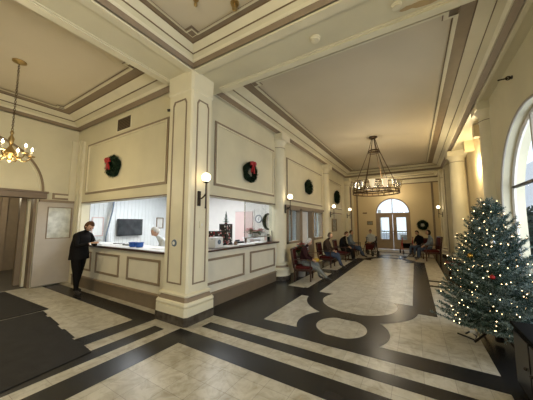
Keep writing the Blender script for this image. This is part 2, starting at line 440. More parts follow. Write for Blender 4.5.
# left wall of the entrance room with doorway and blind arch
W = MB()
W.box((XL-0.2, 2.2, 0), (XL, YA+0.2, ZC), 'cream'); W.box((XL-0.2, YN, 2.25), (XL, 2.2, ZC), 'cream'); W.box((XL-0.2, YN, 0), (XL, -0.6, 2.25), 'cream')
arc = [(XL+0.01, 1.0+1.3*math.cos(a*PI/40), 2.42+1.3*math.sin(a*PI/40)) for a in range(41)]
W.tube(arc, 0.03, 'taupe', 6)
arc = [(XL+0.01, 1.0+1.23*math.cos(a*PI/40), 2.42+1.23*math.sin(a*PI/40)) for a in range(41)]
W.tube(arc, 0.02, 'cream_trim', 6)
double_x(W, XL, 2.5, 2.92, 2.25, 2.42)
W.box((XL, 2.85, 0), (XL+0.05, 3.0, 3.95), 'cream_trim')
struct(W.build('wall_left'))
L = MB(); L.bbox((XL-0.22, -0.7, 2.24), (XL+0.10, 2.37, 2.40), 'lintel_brown', 0.01); L.bbox((XL-0.2, -0.7, 2.38), (XL+0.14, 2.39, 2.43), 'lintel_brown', 0.008); struct(L.build('trim_3'))
J = MB(); J.box((XL-0.21, 2.15, 0), (XL+0.01, 2.2, 2.24), 'taupe'); J.box((XL-0.42, 2.12, 0), (XL-0.30, 2.2, 2.24), 'cream_trim'); J.box((XL-0.75, 2.05, 0), (XL-0.6, 2.2, 2.3), 'taupe'); struct(J.build('trim_4'))
# door leaf standing open against the wall
D = MB(); dy0, dy1, dx = 2.20, 2.98, XL+0.06
D.box((dx, dy0, 0.03), (dx+0.045, dy1, 1.22), 'leaf_grey'); D.box((dx, dy0, 2.02), (dx+0.045, dy1, 2.16), 'leaf_grey')
D.box((dx, dy0, 1.22), (dx+0.045, dy0+0.22, 2.02), 'leaf_grey'); D.box((dx, dy1-0.07, 1.22), (dx+0.045, dy1, 2.02), 'leaf_grey')
D.box((dx, dy0+0.02, 2.16), (dx+0.09, dy1, 2.22), 'taupe')
frame_on_x(D, dx+0.045, dy0+0.2, dy1-0.05, 1.2, 2.04, 0.02, 0.012, 'taupe')
dl = struct(D.build('door_1')); g = MB(); g.box((dx+0.01, dy0+0.22, 1.22), (dx+0.03, dy1-0.07, 2.02), 'reflection_pane'); g.build('pane', dl)

# corridor behind the left doorway
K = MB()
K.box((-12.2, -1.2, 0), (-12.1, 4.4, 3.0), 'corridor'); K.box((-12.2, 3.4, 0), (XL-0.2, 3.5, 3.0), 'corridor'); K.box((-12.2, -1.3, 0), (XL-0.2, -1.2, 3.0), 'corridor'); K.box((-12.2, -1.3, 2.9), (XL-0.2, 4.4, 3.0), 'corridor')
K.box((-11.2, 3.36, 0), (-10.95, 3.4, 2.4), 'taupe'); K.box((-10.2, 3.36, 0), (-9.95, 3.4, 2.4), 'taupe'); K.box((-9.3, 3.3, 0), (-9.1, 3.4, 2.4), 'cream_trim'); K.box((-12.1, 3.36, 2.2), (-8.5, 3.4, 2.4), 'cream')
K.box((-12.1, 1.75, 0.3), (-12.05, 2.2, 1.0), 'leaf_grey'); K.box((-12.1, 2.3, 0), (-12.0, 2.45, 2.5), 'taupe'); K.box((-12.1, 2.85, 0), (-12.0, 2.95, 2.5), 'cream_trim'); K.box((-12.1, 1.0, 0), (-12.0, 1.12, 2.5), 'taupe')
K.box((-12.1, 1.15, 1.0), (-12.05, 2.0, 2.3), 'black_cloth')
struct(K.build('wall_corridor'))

# window wall
def arch_wall(mb, X, t, y0, y1, z1, holes, m):
    # holes: list of (yc, half, sill, spring)
    cur = y0
    for yc, h, sill, spr in holes:
        mb.box((X, cur, 0), (X+t, yc-h, z1), m)
        mb.box((X, yc-h, 0), (X+t, yc+h, sill), m)
        n = 32
        for i in range(n):
            a0 = PI-PI*i/n; a1 = PI-PI*(i+1)/n
            p = [(yc+h*math.cos(a0), spr+h*math.sin(a0)), (yc+h*math.cos(a1), spr+h*math.sin(a1))]
            vs = []
            for xx in (X, X+t):
                vs += [(xx, p[0][0], p[0][1]), (xx, p[1][0], p[1][1]), (xx, p[1][0], z1), (xx, p[0][0], z1)]
            mb.add(vs, [(0,1,2,3), (4,7,6,5), (0,4,5,1), (3,2,6,7)], m)
        cur = yc+h
    mb.box((X, cur, 0), (X+t, y1, z1), m)
W = MB(); HOLES = [(-0.3, 1.55, 0.45, 1.88), (4.97, 1.53, 0.45, 1.88)]  # first opening is unseen, added to let daylight into the near bay
arch_wall(W, XR, 0.32, YN, 7.35, ZC, HOLES, 'cream')
W.box((XR-0.03, YN, 0), (XR, 7.0, 0.14), 'black_marble')
struct(W.build('wall_right'))
def arched_window(name, yc, h, sill, spr):
    o = MB(); X = XR+0.16
    pts = [(X, yc-h+0.03, sill)]+[(X, yc-(h-0.03)*math.cos(a*PI/36), spr+(h-0.03)*math.sin(a*PI/36)) for a in range(37)]+[(X, yc+h-0.03, sill)]
    o.tube(pts, 0.035, 'white_frame', 6)
    o.box((X-0.06, yc-h, sill), (X+0.06, yc+h, sill+0.08), 'white_frame')
    w = struct(o.build(name))
    # casing round the reveal
    cpts = [(XR-0.005, yc-h, sill)]+[(XR-0.005, yc-h*math.cos(a*PI/36), spr+h*math.sin(a*PI/36)) for a in range(37)]+[(XR-0.005, yc+h, sill)]
    c = MB(); c.tube(cpts, 0.022, 'win_frame', 6); c.build('casing', w)
    r = MB()
    for k in (-0.33, 0.33):
        top = spr+math.sqrt((h-0.05)**2-(k*1.0)**2); r.box((X-0.03, yc+k-0.025, sill), (X+0.03, yc+k+0.025, top), 'win_frame')
    r.box((X-0.03, yc-h+0.04, 2.27), (X+0.03, yc+h-0.04, 2.31), 'iron')
    r.build('glazing_bars', w)
    g = MB(); prof = [(yc-h+0.05, sill)]+[(yc-(h-0.05)*math.cos(a*PI/36), spr+(h-0.05)*math.sin(a*PI/36)) for a in range(37)]+[(yc+h-0.05, sill)]
    g.add([(X+0.005, y, z) for y, z in prof], [tuple(range(len(prof)))], 'glass_window'); g.build('pane', w)
arched_window('window_1', *HOLES[1]); arched_window('window_added', *HOLES[0])  # second one is out of view, added to bring in daylight

# side aisle beyond the windows
W = MB()
W.box((1.74, 7.35, 0), (1.82, YF, ZC+0.05), 'far_yellow')
for y in (8.4, 9.9, 12.8): W.box((1.5, y, 3.95), (1.74, y+0.22, ZS), 'far_yellow')
struct(W.build('wall_aisle'))

# end wall with arched doorway
W = MB(); dc, dh, sp = -1.18, 0.96, 2.24
W.box((-5.2, YF, 0), (dc-dh, YF+0.25, ZC), 'far_yellow'); W.box((dc+dh, YF, 0), (1.82, YF+0.25, ZC), 'far_yellow')
n = 28
for i in range(n):
    a0 = PI-PI*i/n; a1 = PI-PI*(i+1)/n
    p = [(dc+dh*math.cos(a0), sp+dh*math.sin(a0)), (dc+dh*math.cos(a1), sp+dh*math.sin(a1))]; vs = []
    for yy in (YF, YF+0.25): vs += [(p[0][0], yy, p[0][1]), (p[1][0], yy, p[1][1]), (p[1][0], yy, ZC), (p[0][0], yy, ZC)]
    W.add(vs, [(0,1,2,3), (4,7,6,5), (0,4,5,1), (3,2,6,7)], 'far_yellow')
W.box((-3.49, YF-0.02, 4.0), (1.3, YF, 4.06), 'taupe'); W.box((-3.49, YF-0.05, 4.06), (1.3, YF, ZS), 'cream_trim')
W.box((-3.3, YF-0.03, 0), (-3.2, YF, 4.0), 'taupe'); W.box((0.9, YF-0.03, 0), (1.0, YF, 4.0), 'taupe')
W.box((-3.49, YF-0.03, 0), (dc-dh-0.1, YF, 0.2), 'cream_trim'); W.box((dc+dh+0.1, YF-0.03, 0), (1.3, YF, 0.2), 'cream_trim')
struct(W.build('wall_end'))
W = MB(); W.box((-5.2, YN-0.2, 0), (XR+0.3, YN, ZC), 'cream'); W.box((XL-0.2, YN-0.2, 0), (-5.2, YN, ZC), 'cream'); struct(W.build('wall_back'))

# arched double door
o = MB(); pts = [(dc-dh+0.02, YF+0.08, 0)]+[(dc-(dh-0.02)*math.cos(a*PI/28), YF+0.08, sp+(dh-0.02)*math.sin(a*PI/28)) for a in range(29)]+[(dc+dh-0.02, YF+0.08, 0)]
o.tube(pts, 0.05, 'door_brown', 6); o.box((dc-dh, YF+0.02, sp-0.08), (dc+dh, YF+0.12, sp+0.03), 'door_brown'); o.box((dc-0.02, YF+0.04, sp), (dc+0.02, YF+0.1, sp+dh-0.04), 'taupe')
dr = struct(o.build('door_2'))
for s in (-1, 1):
    a, b = (dc-dh+0.04, dc-0.01) if s < 0 else (dc+0.01, dc+dh-0.04)
    f = MB()
    f.box((a, YF+0.04, 0.02), (b, YF+0.09, 0.62), 'door_brown'); f.box((a, YF+0.04, 1.98), (b, YF+0.09, 2.16), 'door_brown')
    f.box((a, YF+0.04, 0.62), (a+0.2, YF+0.09, 1.98), 'door_brown'); f.box((b-0.2, YF+0.04, 0.62), (b, YF+0.09, 1.98), 'door_brown')
    frame_on_y(f, YF+0.04, a+0.18, b-0.18, 0.6, 2.0, 0.02, 0.01, 'door_brown'); frame_on_y(f, YF+0.04, a+0.16, b-0.16, 0.14, 0.5, 0.02, 0.012, 'door_brown')
    lf = f.build('leaf', dr)
    g = MB(); g.box((a+0.2, YF+0.06, 0.62), (b-0.2, YF+0.066, 1.98), 'glass'); g.build('pane', lf)
    h = MB(); hx = (b-0.06) if s < 0 else (a+0.06); h.tube([(hx, YF+0.04, 0.95), (hx, YF-0.02, 0.98), (hx, YF-0.02, 1.17), (hx, YF+0.04, 1.2)], 0.012, 'brass'); h.build('handle', lf)
g = MB(); pr = [(dc-(dh-0.05)*math.cos(a*PI/28), sp+0.02+(dh-0.05)*math.sin(a*PI/28)) for a in range(29)]
g.add([(x, YF+0.075, z) for x, z in pr], [tuple(range(len(pr)))], 'glass'); g.build('fanlight', dr)

# ------------------------------------------------------------------ columns
o = MB()
X0, X1, Y0, Y1 = -3.79, -3.17, 2.73, 3.22
def rprism(mb, d, z0, z1, m, ch=0.03):
    a, b, c, e = X0-d, X1+d, Y0-d, Y1+d
    mb.prism([(a+ch, c), (b-ch, c), (b, c+ch), (b, e-ch), (b-ch, e), (a+ch, e), (a, e-ch), (a, c+ch)], z0, z1, m)
rprism(o, 0.0, 0.45, 3.93, 'cream_trim')
rprism(o, 0.085, 0, 0.14, 'black_marble', 0.04)
rprism(o, 0.08, 0.14, 0.27, 'cream_trim', 0.04)
def moulding(mb, prof, m):
    for i in range(len(prof)-1):
        (d0, z0), (d1, z1) = prof[i], prof[i+1]; ch = 0.035
        def ringp(d, z):
            a, b, c, e = X0-d, X1+d, Y0-d, Y1+d
            return [(a+ch, c, z), (b-ch, c, z), (b, c+ch, z), (b, e-ch, z), (b-ch, e, z), (a+ch, e, z), (a, e-ch, z), (a, c+ch, z)]
        A = ringp(d0, z0); B = ringp(d1, z1)
        for k in range(8): mb.add([A[k], A[(k+1) % 8], B[(k+1) % 8], B[k]], [(0,1,2,3)], m)
moulding(o, [(0.06, 0.27), (0.075, 0.285), (0.08, 0.31), (0.07, 0.335), (0.05, 0.35)], 'cream_trim')
moulding(o, [(0.05, 0.35), (0.035, 0.39), (0.025, 0.42)], 'taupe')
moulding(o, [(0.03, 0.42), (0.045, 0.43), (0.045, 0.455), (0.0, 0.475)], 'cream_trim')
moulding(o, [(0.0, 3.93), (0.02, 3.95), (0.025, ZS)], 'cream_trim')
def arched_panel(mb, face, a0, a1, z0, z1):
    sh = 0.07
    path = [(a0, z0), (a1, z0), (a1, z1-sh), (a1-0.035, z1), (a0+0.035, z1), (a0, z1-sh)]
    def P(a, z, off): return (a, Y0-off, z) if face == 'y' else (X1+off, a, z)
    n = len(path); w = 0.022
    cx = (a0+a1)/2; cz = (z0+z1)/2
    for i in range(n):
        p, q = path[i], path[(i+1) % n]
        def inn(t, ww=w): return (t[0]+(ww if t[0] < cx else -ww), t[1]+(ww if t[1] < cz else -ww))
        pi, qi = inn(p), inn(q)
        vs = [P(*p, 0), P(*q, 0), P(*q, 0.012), P(*p, 0.012), P(*pi, 0.012), P(*qi, 0.012), P(*qi, 0), P(*pi, 0)]
        mb.add(vs, [(0,1,2,3), (3,2,5,4), (4,5,6,7)], 'taupe')
arched_panel(o, 'y', X0+0.13, X1-0.13, 0.60, 3.80)
arched_panel(o, 'x', Y0+0.11, Y1-0.10, 0.60, 3.80)
struct(o.build('column'))

def round_column(x, y, r=0.22):
    o = MB()
    o.lathe([(r+0.12, 0), (r+0.12, 0.12)], 'black_marble', (x, y, 0), 32)
    o.lathe([(r+0.12, 0.12), (r+0.11, 0.13), (r+0.10, 0.24), (r+0.12, 0.27), (r+0.12, 0.31), (r+0.09, 0.34), (r+0.06, 0.35)], 'cream_trim', (x, y, 0), 32)
    o.lathe([(r+0.06, 0.35), (r+0.045, 0.41)], 'taupe', (x, y, 0), 32)
    o.lathe([(r+0.055, 0.41), (r+0.055, 0.45), (r+0.005, 0.48), (r, 0.6), (r-0.015, 3.0), (r-0.03, 3.86), (r-0.01, 3.87), (r-0.01, 3.89), (r-0.03, 3.90), (r-0.03, 4.0), (r+0.03, 4.08), (r+0.05, 4.1)], 'cream_trim', (x, y, 0), 32)
    o.lathe([(r-0.008, 3.868), (r-0.008, 3.884)], 'taupe', (x, y, 0), 32)
    q = r+0.05; o.box((x-q, y-q, 4.1), (x+q, y+q, ZS), 'cream_trim')
    return struct(o.build('column', smooth=True))
for x, y in ((-3.49, 6.40), (-3.47, 10.86), (-3.44, 14.8), (1.55, 7.05), (1.46, 11.35), (1.40, 14.8)): round_column(x, y, 0.26 if x == 1.46 else 0.22)
dk = MB(); dk.box((XB, 15.25, 0), (XB+0.04, 16.1, 3.9), 'dark_wood'); frame_on_x(dk, XB+0.04, 15.2, 16.15, 0, 3.95, 0.07, 0.02, 'taupe'); struct(dk.build('door_4'))
pl = MB()
for yy in (13.6, 14.3): pl.box((1.28, yy, 0), (1.5, yy+0.25, ZS), 'cream_trim')
pl.box((1.5, 13.6, 0), (1.7, 17, ZS-0.002), 'cream'); pl.box((1.26, 13.65, 0.3), (1.28, 13.72, 4.1), 'taupe')
pl.box((1.18, 15.6, 0), (1.5, 15.9, ZS), 'cream_trim')
struct(pl.build('trim_5'))

# ------------------------------------------------------------------ service counters
def counter_entr():
    t = thing('service_counter', 'long cream panelled service counter facing the entrance mats, with a blue basket on it', 'counter', (-5.8, YA, 0))
    inv = Matrix.Translation((5.8, -YA, 0))
    b = MB(); b.box((-7.85, YA-0.05, 0.26), (-3.78, YA+0.18, 1.03), 'counter_paint', inv)
    xs = [(-7.55, -6.92), (-6.68, -5.62), (-5.30, -4.17)]
    for xa, xb in xs:
        frame_on_y(b, YA-0.05, xa, xb, 0.42, 0.90, 0.045, 0.02, 'taupe')
    for v in range(len(b.v)-3*4*8, len(b.v)): b.v[v] = inv @ b.v[v]
    b.build('body', t)
    p = MB(); p.box((-7.85, YA-0.10, 0), (-3.78, YA+0.18, 0.24), 'taupe_floor', inv); p.bbox((-7.85, YA-0.12, 0.24), (-3.78, YA+0.18, 0.27), 'taupe', 0.008, inv); p.build('plinth', t)
    c = MB(); c.bbox((-7.87, YA-0.13, 1.03), (-3.80, YA+0.55, 1.07), 'dark_wood', 0.008, inv); c.bbox((-7.85, YA-0.09, 1.07), (-3.81, YA+0.55, 1.078), 'white_plastic', 0.003, inv); c.build('countertop', t)
counter_entr()
def counter_hall():
    t = thing('service_counter', 'cream panelled service counter beside the hall, with papers and floral boxes on top', 'counter', (XB, 4.8, 0))
    inv = Matrix.Translation((-XB, -4.8, 0))
    b = MB(); b.box((XB-0.18, 3.2, 0.26), (XB+0.05, 6.2, 1.05), 'counter_paint', inv)
    k = len(b.v)
    frame_on_x(b, XB+0.05, 3.32, 4.62, 0.42, 0.92, 0.045, 0.02, 'taupe'); frame_on_x(b, XB+0.05, 4.85, 6.05, 0.42, 0.92, 0.045, 0.02, 'taupe')
    for v in range(k, len(b.v)): b.v[v] = inv @ b.v[v]
    b.build('body', t)
    p = MB(); p.box((XB-0.18, 3.2, 0), (XB+0.09, 6.2, 0.24), 'taupe_floor', inv); p.bbox((XB-0.18, 3.2, 0.24), (XB+0.11, 6.2, 0.27), 'taupe', 0.008, inv); p.build('plinth', t)
    c = MB(); c.bbox((XB-0.65, 3.22, 1.05), (XB+0.12, 6.24, 1.09), 'dark_wood', 0.01, inv); c.build('countertop', t)
counter_hall()

# ------------------------------------------------------------------ office interior
W = MB(); xo = XL-0.25
W.box((xo-0.1, YA+0.2, 0), (xo, 6.7, 3.0), 'office_white')
for i in range(26):
    y = 3.25+i*0.13; W.tube([(xo+0.005, y, 0.0), (xo+0.005, y, 3.0)], 0.012, 'office_white', 6)
struct(W.build('wall_office_side'))
W = MB(); W.box((xo, 6.6, 0), (-3.69, 6.72, 3.0), 'office_panel'); struct(W.build('wall_office_back'))
W = MB(); W.box((xo-0.1, YA+0.2, 2.7), (-3.69, 6.7, 2.78), 'office_white'); W.box((-7, 6.7, 2.5), (-3.69, 13.5, 2.58), 'office_white'); struct(W.build('ceiling_office'))
W = MB(); W.box((-6.6, 6.72, 0), (-6.5, 13.5, 2.6), 'office_white'); W.box((-6.6, 13.4, 0), (-3.69, 13.5, 2.6), 'office_white')
for i in range(9): W.box((-6.5, 7.0+i*0.7, 0.3), (-6.47, 7.25+i*0.7, 2.3), 'taupe' if i % 2 else 'pale_disc')
struct(W.build('wall_backroom'))
pdm = MB(); pdm.bbox((-5.27, 6.55, 0.01), (-4.55, 6.6, 2.0), 'pink_door', 0.006); frame_on_y(pdm, 6.6, -5.33, -4.49, 0, 2.06, 0.05, 0.03, 'office_panel')
pdo = struct(pdm.build('door_5')); h = MB(); h.ball((-4.63, 6.52, 1.0), 0.03, 'brass'); h.build('handle', pdo)
def ceiling_panel(x, y, sx, sy, z, lab):
    t = thing('ceiling_light', lab, 'light', (x, y, z), 0, 'office ceiling panels')
    f = MB(); f.box((-sx/2-0.03, -sy/2-0.03, -0.02), (sx/2+0.03, sy/2+0.03, 0.0), 'white_plastic'); f.build('frame', t)
    g = MB(); g.box((-sx/2, -sy/2, -0.03), (sx/2, sy/2, -0.021), 'panel_light'); g.build('diffuser', t)
ceiling_panel(-6.9, 4.6, 1.2, 1.2, 2.70, 'square white ceiling light over the counter office, far side by the wall screen')
ceiling_panel(-4.9, 4.9, 1.2, 1.2, 2.70, 'square white ceiling light over the counter office, near the hall opening')
ceiling_panel(-5.0, 8.6, 1.0, 2.4, 2.50, 'long white ceiling light in the room behind the hall windows')
# conduit column in the office
o = MB(); o.tube([(xo+0.12, 4.02, 0.0), (xo+0.12, 4.02, 1.7), (xo+0.12, 4.25, 2.7)], 0.05, 'white_plastic', 10); o.tube([(xo+0.25, 3.9, 0.0), (xo+0.25, 3.9, 1.2), (xo+0.25, 4.05, 2.0), (xo+0.25, 4.12, 2.7)], 0.022, 'blue_grey', 8)
tag(o.build('pipe', smooth=True), 'white and blue-grey pipes rising up the office wall left of the screen', 'pipe')
t = thing('wall_screen', 'flat black television on the white office wall behind the entrance counter', 'television', (xo+0.1, 4.72, 1.47))
b = MB(); b.bbox((-0.02, -0.43, -0.285), (0.05, 0.43, 0.285), 'black_plastic', 0.008); b.build('bezel', t)
b = MB(); b.box((0.05, -0.40, -0.25), (0.054, 0.40, 0.25), 'screen'); b.build('screen', t)
b = MB(); b.box((-0.1, -0.1, -0.1), (-0.02, 0.1, 0.1), 'iron'); b.build('bracket', t)
def framed(name, lab, cat, loc, w, h, axis, fm='gold_frame', pm='picture', d=1, fw=0.03):
    t = thing(name, lab, cat, loc)
    b = MB()
    if axis == 'x':
        frame_on_x(b, 0, -w/2, w/2, -h/2, h/2, fw, 0.03, fm, d); b.build('frame', t)
        p = MB(); p.box((0, -w/2+fw, -h/2+fw), (d*0.012, w/2-fw, h/2-fw), pm); p.build('picture', t)
    else:
        frame_on_y(b, 0, -w/2, w/2, -h/2, h/2, fw, 0.03, fm, -1); b.build('frame', t)
        p = MB(); p.box((-w/2+fw, -0.012, -h/2+fw), (w/2-fw, 0, h/2-fw), pm); p.build('picture', t)
    return t
framed('notice', 'narrow dark-framed notice high on the office wall above the standing person', 'notice', (xo+0.001, 3.42, 1.68), 0.18, 0.36, 'x', 'taupe', 'pale_disc')
framed('notice', 'pinkish framed sheet on the office wall beside the pipes', 'notice', (xo+0.001, 3.75, 1.5), 0.34, 0.6, 'x', 'pink_door', 'paper')
framed('notice', 'grey framed notice on the office wall right of the clerk', 'notice', (xo+0.001, 5.93, 1.62), 0.3, 0.42, 'x', 'taupe', 'pale_disc')
framed('picture', 'small square framed picture on the hall wall under the last dark wreath', 'picture', (XB+0.001, 12.26, 1.52), 0.80, 0.64, 'x', 'gold_frame', 'picture')
framed('picture', 'small framed picture on the yellow end wall just left of the arched door', 'picture', (-2.50, YF-0.001, 1.63), 0.36, 0.26, 'y', 'gold_frame', 'picture')
b = MB(); b.bbox((-2.92, YF-0.03, 2.24), (-2.66, YF, 2.32), 'mid_wood', 0.005); tag(b.build('wall_plaque'), 'little brown plaque high on the yellow end wall near the corner', 'plaque')

# wall clock in the office
t = thing('wall_clock', 'round white wall clock with dark rim on the office wall right of the pink door', 'clock', (-4.33, 6.60, 1.75))
MR = Matrix.Rotation(PI/2, 4, 'X')
b = MB(); b.tube([(0.12*math.cos(a*PI/16), -0.02, 0.12*math.sin(a*PI/16)) for a in range(32)], 0.014, 'blue_grey', 8, closed=True); b.build('rim', t, True)
b = MB(); b.lathe([(0.001, 0.02), (0.12, 0.02), (0.12, 0.0)], 'paper', mtx=MR); 
for k in range(12): b.box((-0.004, -0.022, 0.085), (0.004, -0.02, 0.105), 'black_plastic', Matrix.Rotation(k*PI/6, 4, 'Y'))
b.build('face', t)
b = MB(); b.box((-0.006, -0.028, 0), (0.006, -0.024, 0.08), 'black_plastic', Matrix.Rotation(0.4, 4, 'Y')); b.box((-0.008, -0.028, 0), (0.008, -0.024, 0.055), 'black_plastic', Matrix.Rotation(3.3, 4, 'Y')); b.build('hands', t)
# dark crescent wreath
b = MB(); rr = random.Random(2)
pts = [(0.17*math.cos(a), 0, 0.24*math.sin(a)) for a in [math.radians(75+i*11) for i in range(20)]]
b.tube([(x, -0.03, z) for x, y, z in pts], [0.012+0.045*math.sin(PI*(i+0.5)/20) for i in range(20)], 'wreath_green', 8)
for i in range(160):
    k = rr.randrange(20); p = Vector(pts[k])+Vector((0, -0.03, 0)); dv = Vector((rr.gauss(0, 1), -abs(rr.gauss(0, 0.6)), rr.gauss(0, 1))).normalized()
    q = p+dv*(0.03+0.05*math.sin(PI*(k+0.5)/20)); s_ = dv.orthogonal()*0.008
    b.add([p+s_, p-s_, q], [(0,1,2)], 'black_plastic' if i % 2 else 'wreath_green')
o = b.build('crescent_wreath'); o.location = (-3.93, 6.575, 1.66); tag(o, 'dark crescent-shaped wreath on the office wall right of the clock', 'wreath')
W = MB(); W.box((-4.75, 6.28, 1.12), (-3.75, 6.58, 1.16), 'white_plastic'); W.box((-4.7, 6.3, 0), (-4.66, 6.56, 1.12), 'white_plastic'); W.box((-3.84, 6.3, 0), (-3.80, 6.56, 1.12), 'white_plastic')
tag(W.build('shelf'), 'white office shelf against the back wall holding the pink poinsettias', 'shelf')

# poinsettia
def poinsettia(name, lab, loc, s=1.0, petal='red_petal', potm='pale_planter', poth=0.16, potr=0.09, n=7, seed=1, group=None, hgt=0.22, spread=0.16):
    r = random.Random(seed); t = thing(name, lab, 'potted plant', loc, 0, group)
    p = MB(); p.lathe([(0.001, 0), (potr*0.75, 0), (potr, poth), (potr*1.06, poth), (potr*1.06, poth-0.02*s), (potr*0.95, poth-0.02), (0.001, poth-0.025)], potm, n=20); p.build('pot', t, True)
    lf = MB(); fl_ = MB()
    for k in range(n):
        a = r.uniform(0, 2*PI); rad = spread*math.sqrt(r.random()); c = Vector((rad*math.cos(a), rad*math.sin(a), poth+hgt*(1-0.5*(rad/spread)**2)*r.uniform(0.75, 1.0)))
        lf.tube([(0, 0, poth-0.03), (c.x*0.5, c.y*0.5, poth+0.4*(c.z-poth)), tuple(c)], 0.004, 'green_leaf', 5)
        for j in range(9):
            b = j*2*PI/9+r.random(); L_ = r.uniform(0.055, 0.085)*s; up = r.uniform(-0.1, 0.35)
            dv = Vector((math.cos(b), math.sin(b), up)); sd = Vector((-math.sin(b), math.cos(b), 0))*L_*0.28
            fl_.add([c, c+dv*L_*0.5+sd+Vector((0,0,0.008)), c+dv*L_, c+dv*L_*0.5-sd+Vector((0,0,0.008))], [(0,1,2,3)], petal)
        for j in range(6):
            b = j*2*PI/6+r.random(); L_ = r.uniform(0.08, 0.11)*s; dv = Vector((math.cos(b), math.sin(b), -0.15)); sd = Vector((-math.sin(b), math.cos(b), 0))*L_*0.3
            c2 = c-Vector((0, 0, 0.035)); lf.add([c2, c2+dv*L_*0.5+sd, c2+dv*L_, c2+dv*L_*0.5-sd], [(0,1,2,3)], 'green_leaf')
    lf.build('leaves', t); fl_.build('blooms', t)
    return t
poinsettia('poinsettia', 'pink poinsettia on the office shelf, left of its pair below the clock', (-4.52, 6.38, 1.16), 1.3, 'pink_petal', 'white_plastic', 0.10, 0.08, 9, 3, hgt=0.20, spread=0.15)
poinsettia('poinsettia', 'pink poinsettia on the office shelf, right of its pair below the clock', (-4.15, 6.38, 1.16), 1.3, 'pink_petal', 'white_plastic', 0.10, 0.08, 9, 4, hgt=0.20, spread=0.15)
poinsettia('poinsettia', 'red poinsettia in a tall pale planter beside the first round column', (-3.05, 7.02, 0.003), 1.7, 'red_petal', 'pale_planter', 0.55, 0.16, 22, 5, hgt=0.45, spread=0.2)
poinsettia('poinsettia', 'small red poinsettia on the floor by the far right columns behind the big tree', (0.98, 10.2, 0.003), 1.6, 'red_petal', 'red_cloth', 0.14, 0.12, 14, 6, hgt=0.2, spread=0.18)

# ------------------------------------------------------------------ things on the counters
def bin_blue(loc, lab):
    b = MB(); b.lathe([(0.001, 0.004), (0.085, 0.004), (0.12, 0.11), (0.13, 0.11), (0.13, 0.10), (0.118, 0.10), (0.09, 0)], 'blue', n=16)
    for k in range(16): a = k*PI/8; b.box((0.104*math.cos(a)-0.004, 0.104*math.sin(a)-0.004, 0.02), (0.104*math.cos(a)+0.004, 0.104*math.sin(a)+0.004, 0.10), 'blue')
    o = b.build('basket', smooth=True); o.location = loc; o.scale = (0.72, 0.72, 0.95); tag(o, lab, 'basket', 'blue baskets on the entrance counter')
bin_blue((-5.42, 3.12, 1.078), 'blue round basket on the entrance counter, left one of two'); bin_blue((-5.22, 3.15, 1.078), 'blue round basket on the entrance counter, right one of two')
def papers(loc, rz, lab, n=5, w=0.21, l=0.30, m='paper', g='papers on the counters'):
    b = MB(); r = random.Random(int(loc[0]*100+loc[1]*10))
    for k in range(n):
        M_ = Matrix.Translation((r.uniform(-.02, .02), r.uniform(-.02, .02), 0.0025*k)) @ Matrix.Rotation(r.uniform(-.15, .15), 4, 'Z'); b.box((-w/2, -l/2, 0), (w/2, l/2, 0.002), m, M_)
    o = b.build('paper_stack'); o.location = loc; o.rotation_euler = (0, 0, rz); tag(o, lab, 'papers', g)
papers((-6.75, 3.15, 1.078), 0.3, 'loose white sheets on the entrance counter nearest the person in black')
papers((-6.25, 3.2, 1.078), 1.4, 'white sheets on the entrance counter midway to the blue baskets')
papers((-4.55, 3.2, 1.078), 1.5, 'white sheets on the entrance counter in front of the clerk', 6)
papers((-3.58, 4.22, 1.09), 0.2, 'fanned white sheets on the hall counter beside the white box', 7, 0.3, 0.42)
papers((-3.60, 4.85, 1.09), -0.3, 'white sheets in the middle of the hall counter', 8, 0.3, 0.42)
papers((-3.60, 5.45, 1.09), 0.1, 'white sheets towards the far end of the hall counter', 8, 0.3, 0.42)
def box_item(name, loc, size, m, lab, cat, rz=0, detail=None):
    b = MB(); b.bbox((-size[0]/2, -size[1]/2, 0), (size[0]/2, size[1]/2, size[2]), m, 0.008)
    if detail: detail(b)
    o = b.build(name); o.location = loc; o.rotation_euler = (0, 0, rz); tag(o, lab, cat); return o
box_item('keyboard', (-6.45, 3.35, 1.078), (0.35, 0.12, 0.02), 'black_plastic', 'flat black keyboard lying on the entrance counter', 'keyboard')
box_item('desk_tray', (-4.35, 3.42, 1.078), (0.5, 0.12, 0.03), 'black_plastic', 'low black tray at the right end of the entrance counter', 'tray')
box_item('clipboard', (-5.9, 3.3, 1.078), (0.3, 0.16, 0.025), 'grey_cloth', 'grey clipboard on the entrance counter left of the blue baskets', 'clipboard')
box_item('donation_box', (-3.66, 3.90, 1.09), (0.20, 0.24, 0.22), 'white_plastic', 'white box with a round dark emblem at the near end of the hall counter', 'box', 0, lambda b: (b.lathe([(0.001, 0), (0.05, 0), (0.05, -0.004)], 'blue_grey', mtx=Matrix.Translation((0.104, 0, 0.12)) @ Matrix.Rotation(PI/2, 4, 'Y')), b.box((-0.03, -0.125, 0.18), (0.03, -0.12, 0.19), 'black_plastic')))
box_item('tissue_box', (-3.88, 5.32, 1.09), (0.12, 0.20, 0.09), 'white_plastic', 'white tissue box in the middle of the hall counter', 'box', 0.2, lambda b: b.prism([(-.03, -.05), (.03, -.04), (.02, .05), (-.02, .04)], 0.09, 0.13, 'paper'))
box_item('desk_phone', (-3.90, 5.02, 1.09), (0.18, 0.20, 0.05), 'black_plastic', 'black desk phone behind the papers on the hall counter', 'telephone', 0, lambda b: (b.tube([(-0.06, -0.08, 0.07), (-0.06, 0.08, 0.07)], 0.02, 'black_plastic'), b.box((0, -0.07, 0.05), (0.07, 0.07, 0.056), 'grey_cloth')))
box_item('small_box', (-3.72, 6.10, 1.09), (0.12, 0.14, 0.2), 'black_plastic', 'black small box at the far end of the hall counter', 'box', 0, lambda b: b.box((0.061, -0.05, 0.05), (0.063, 0.05, 0.16), 'wreath_green'))
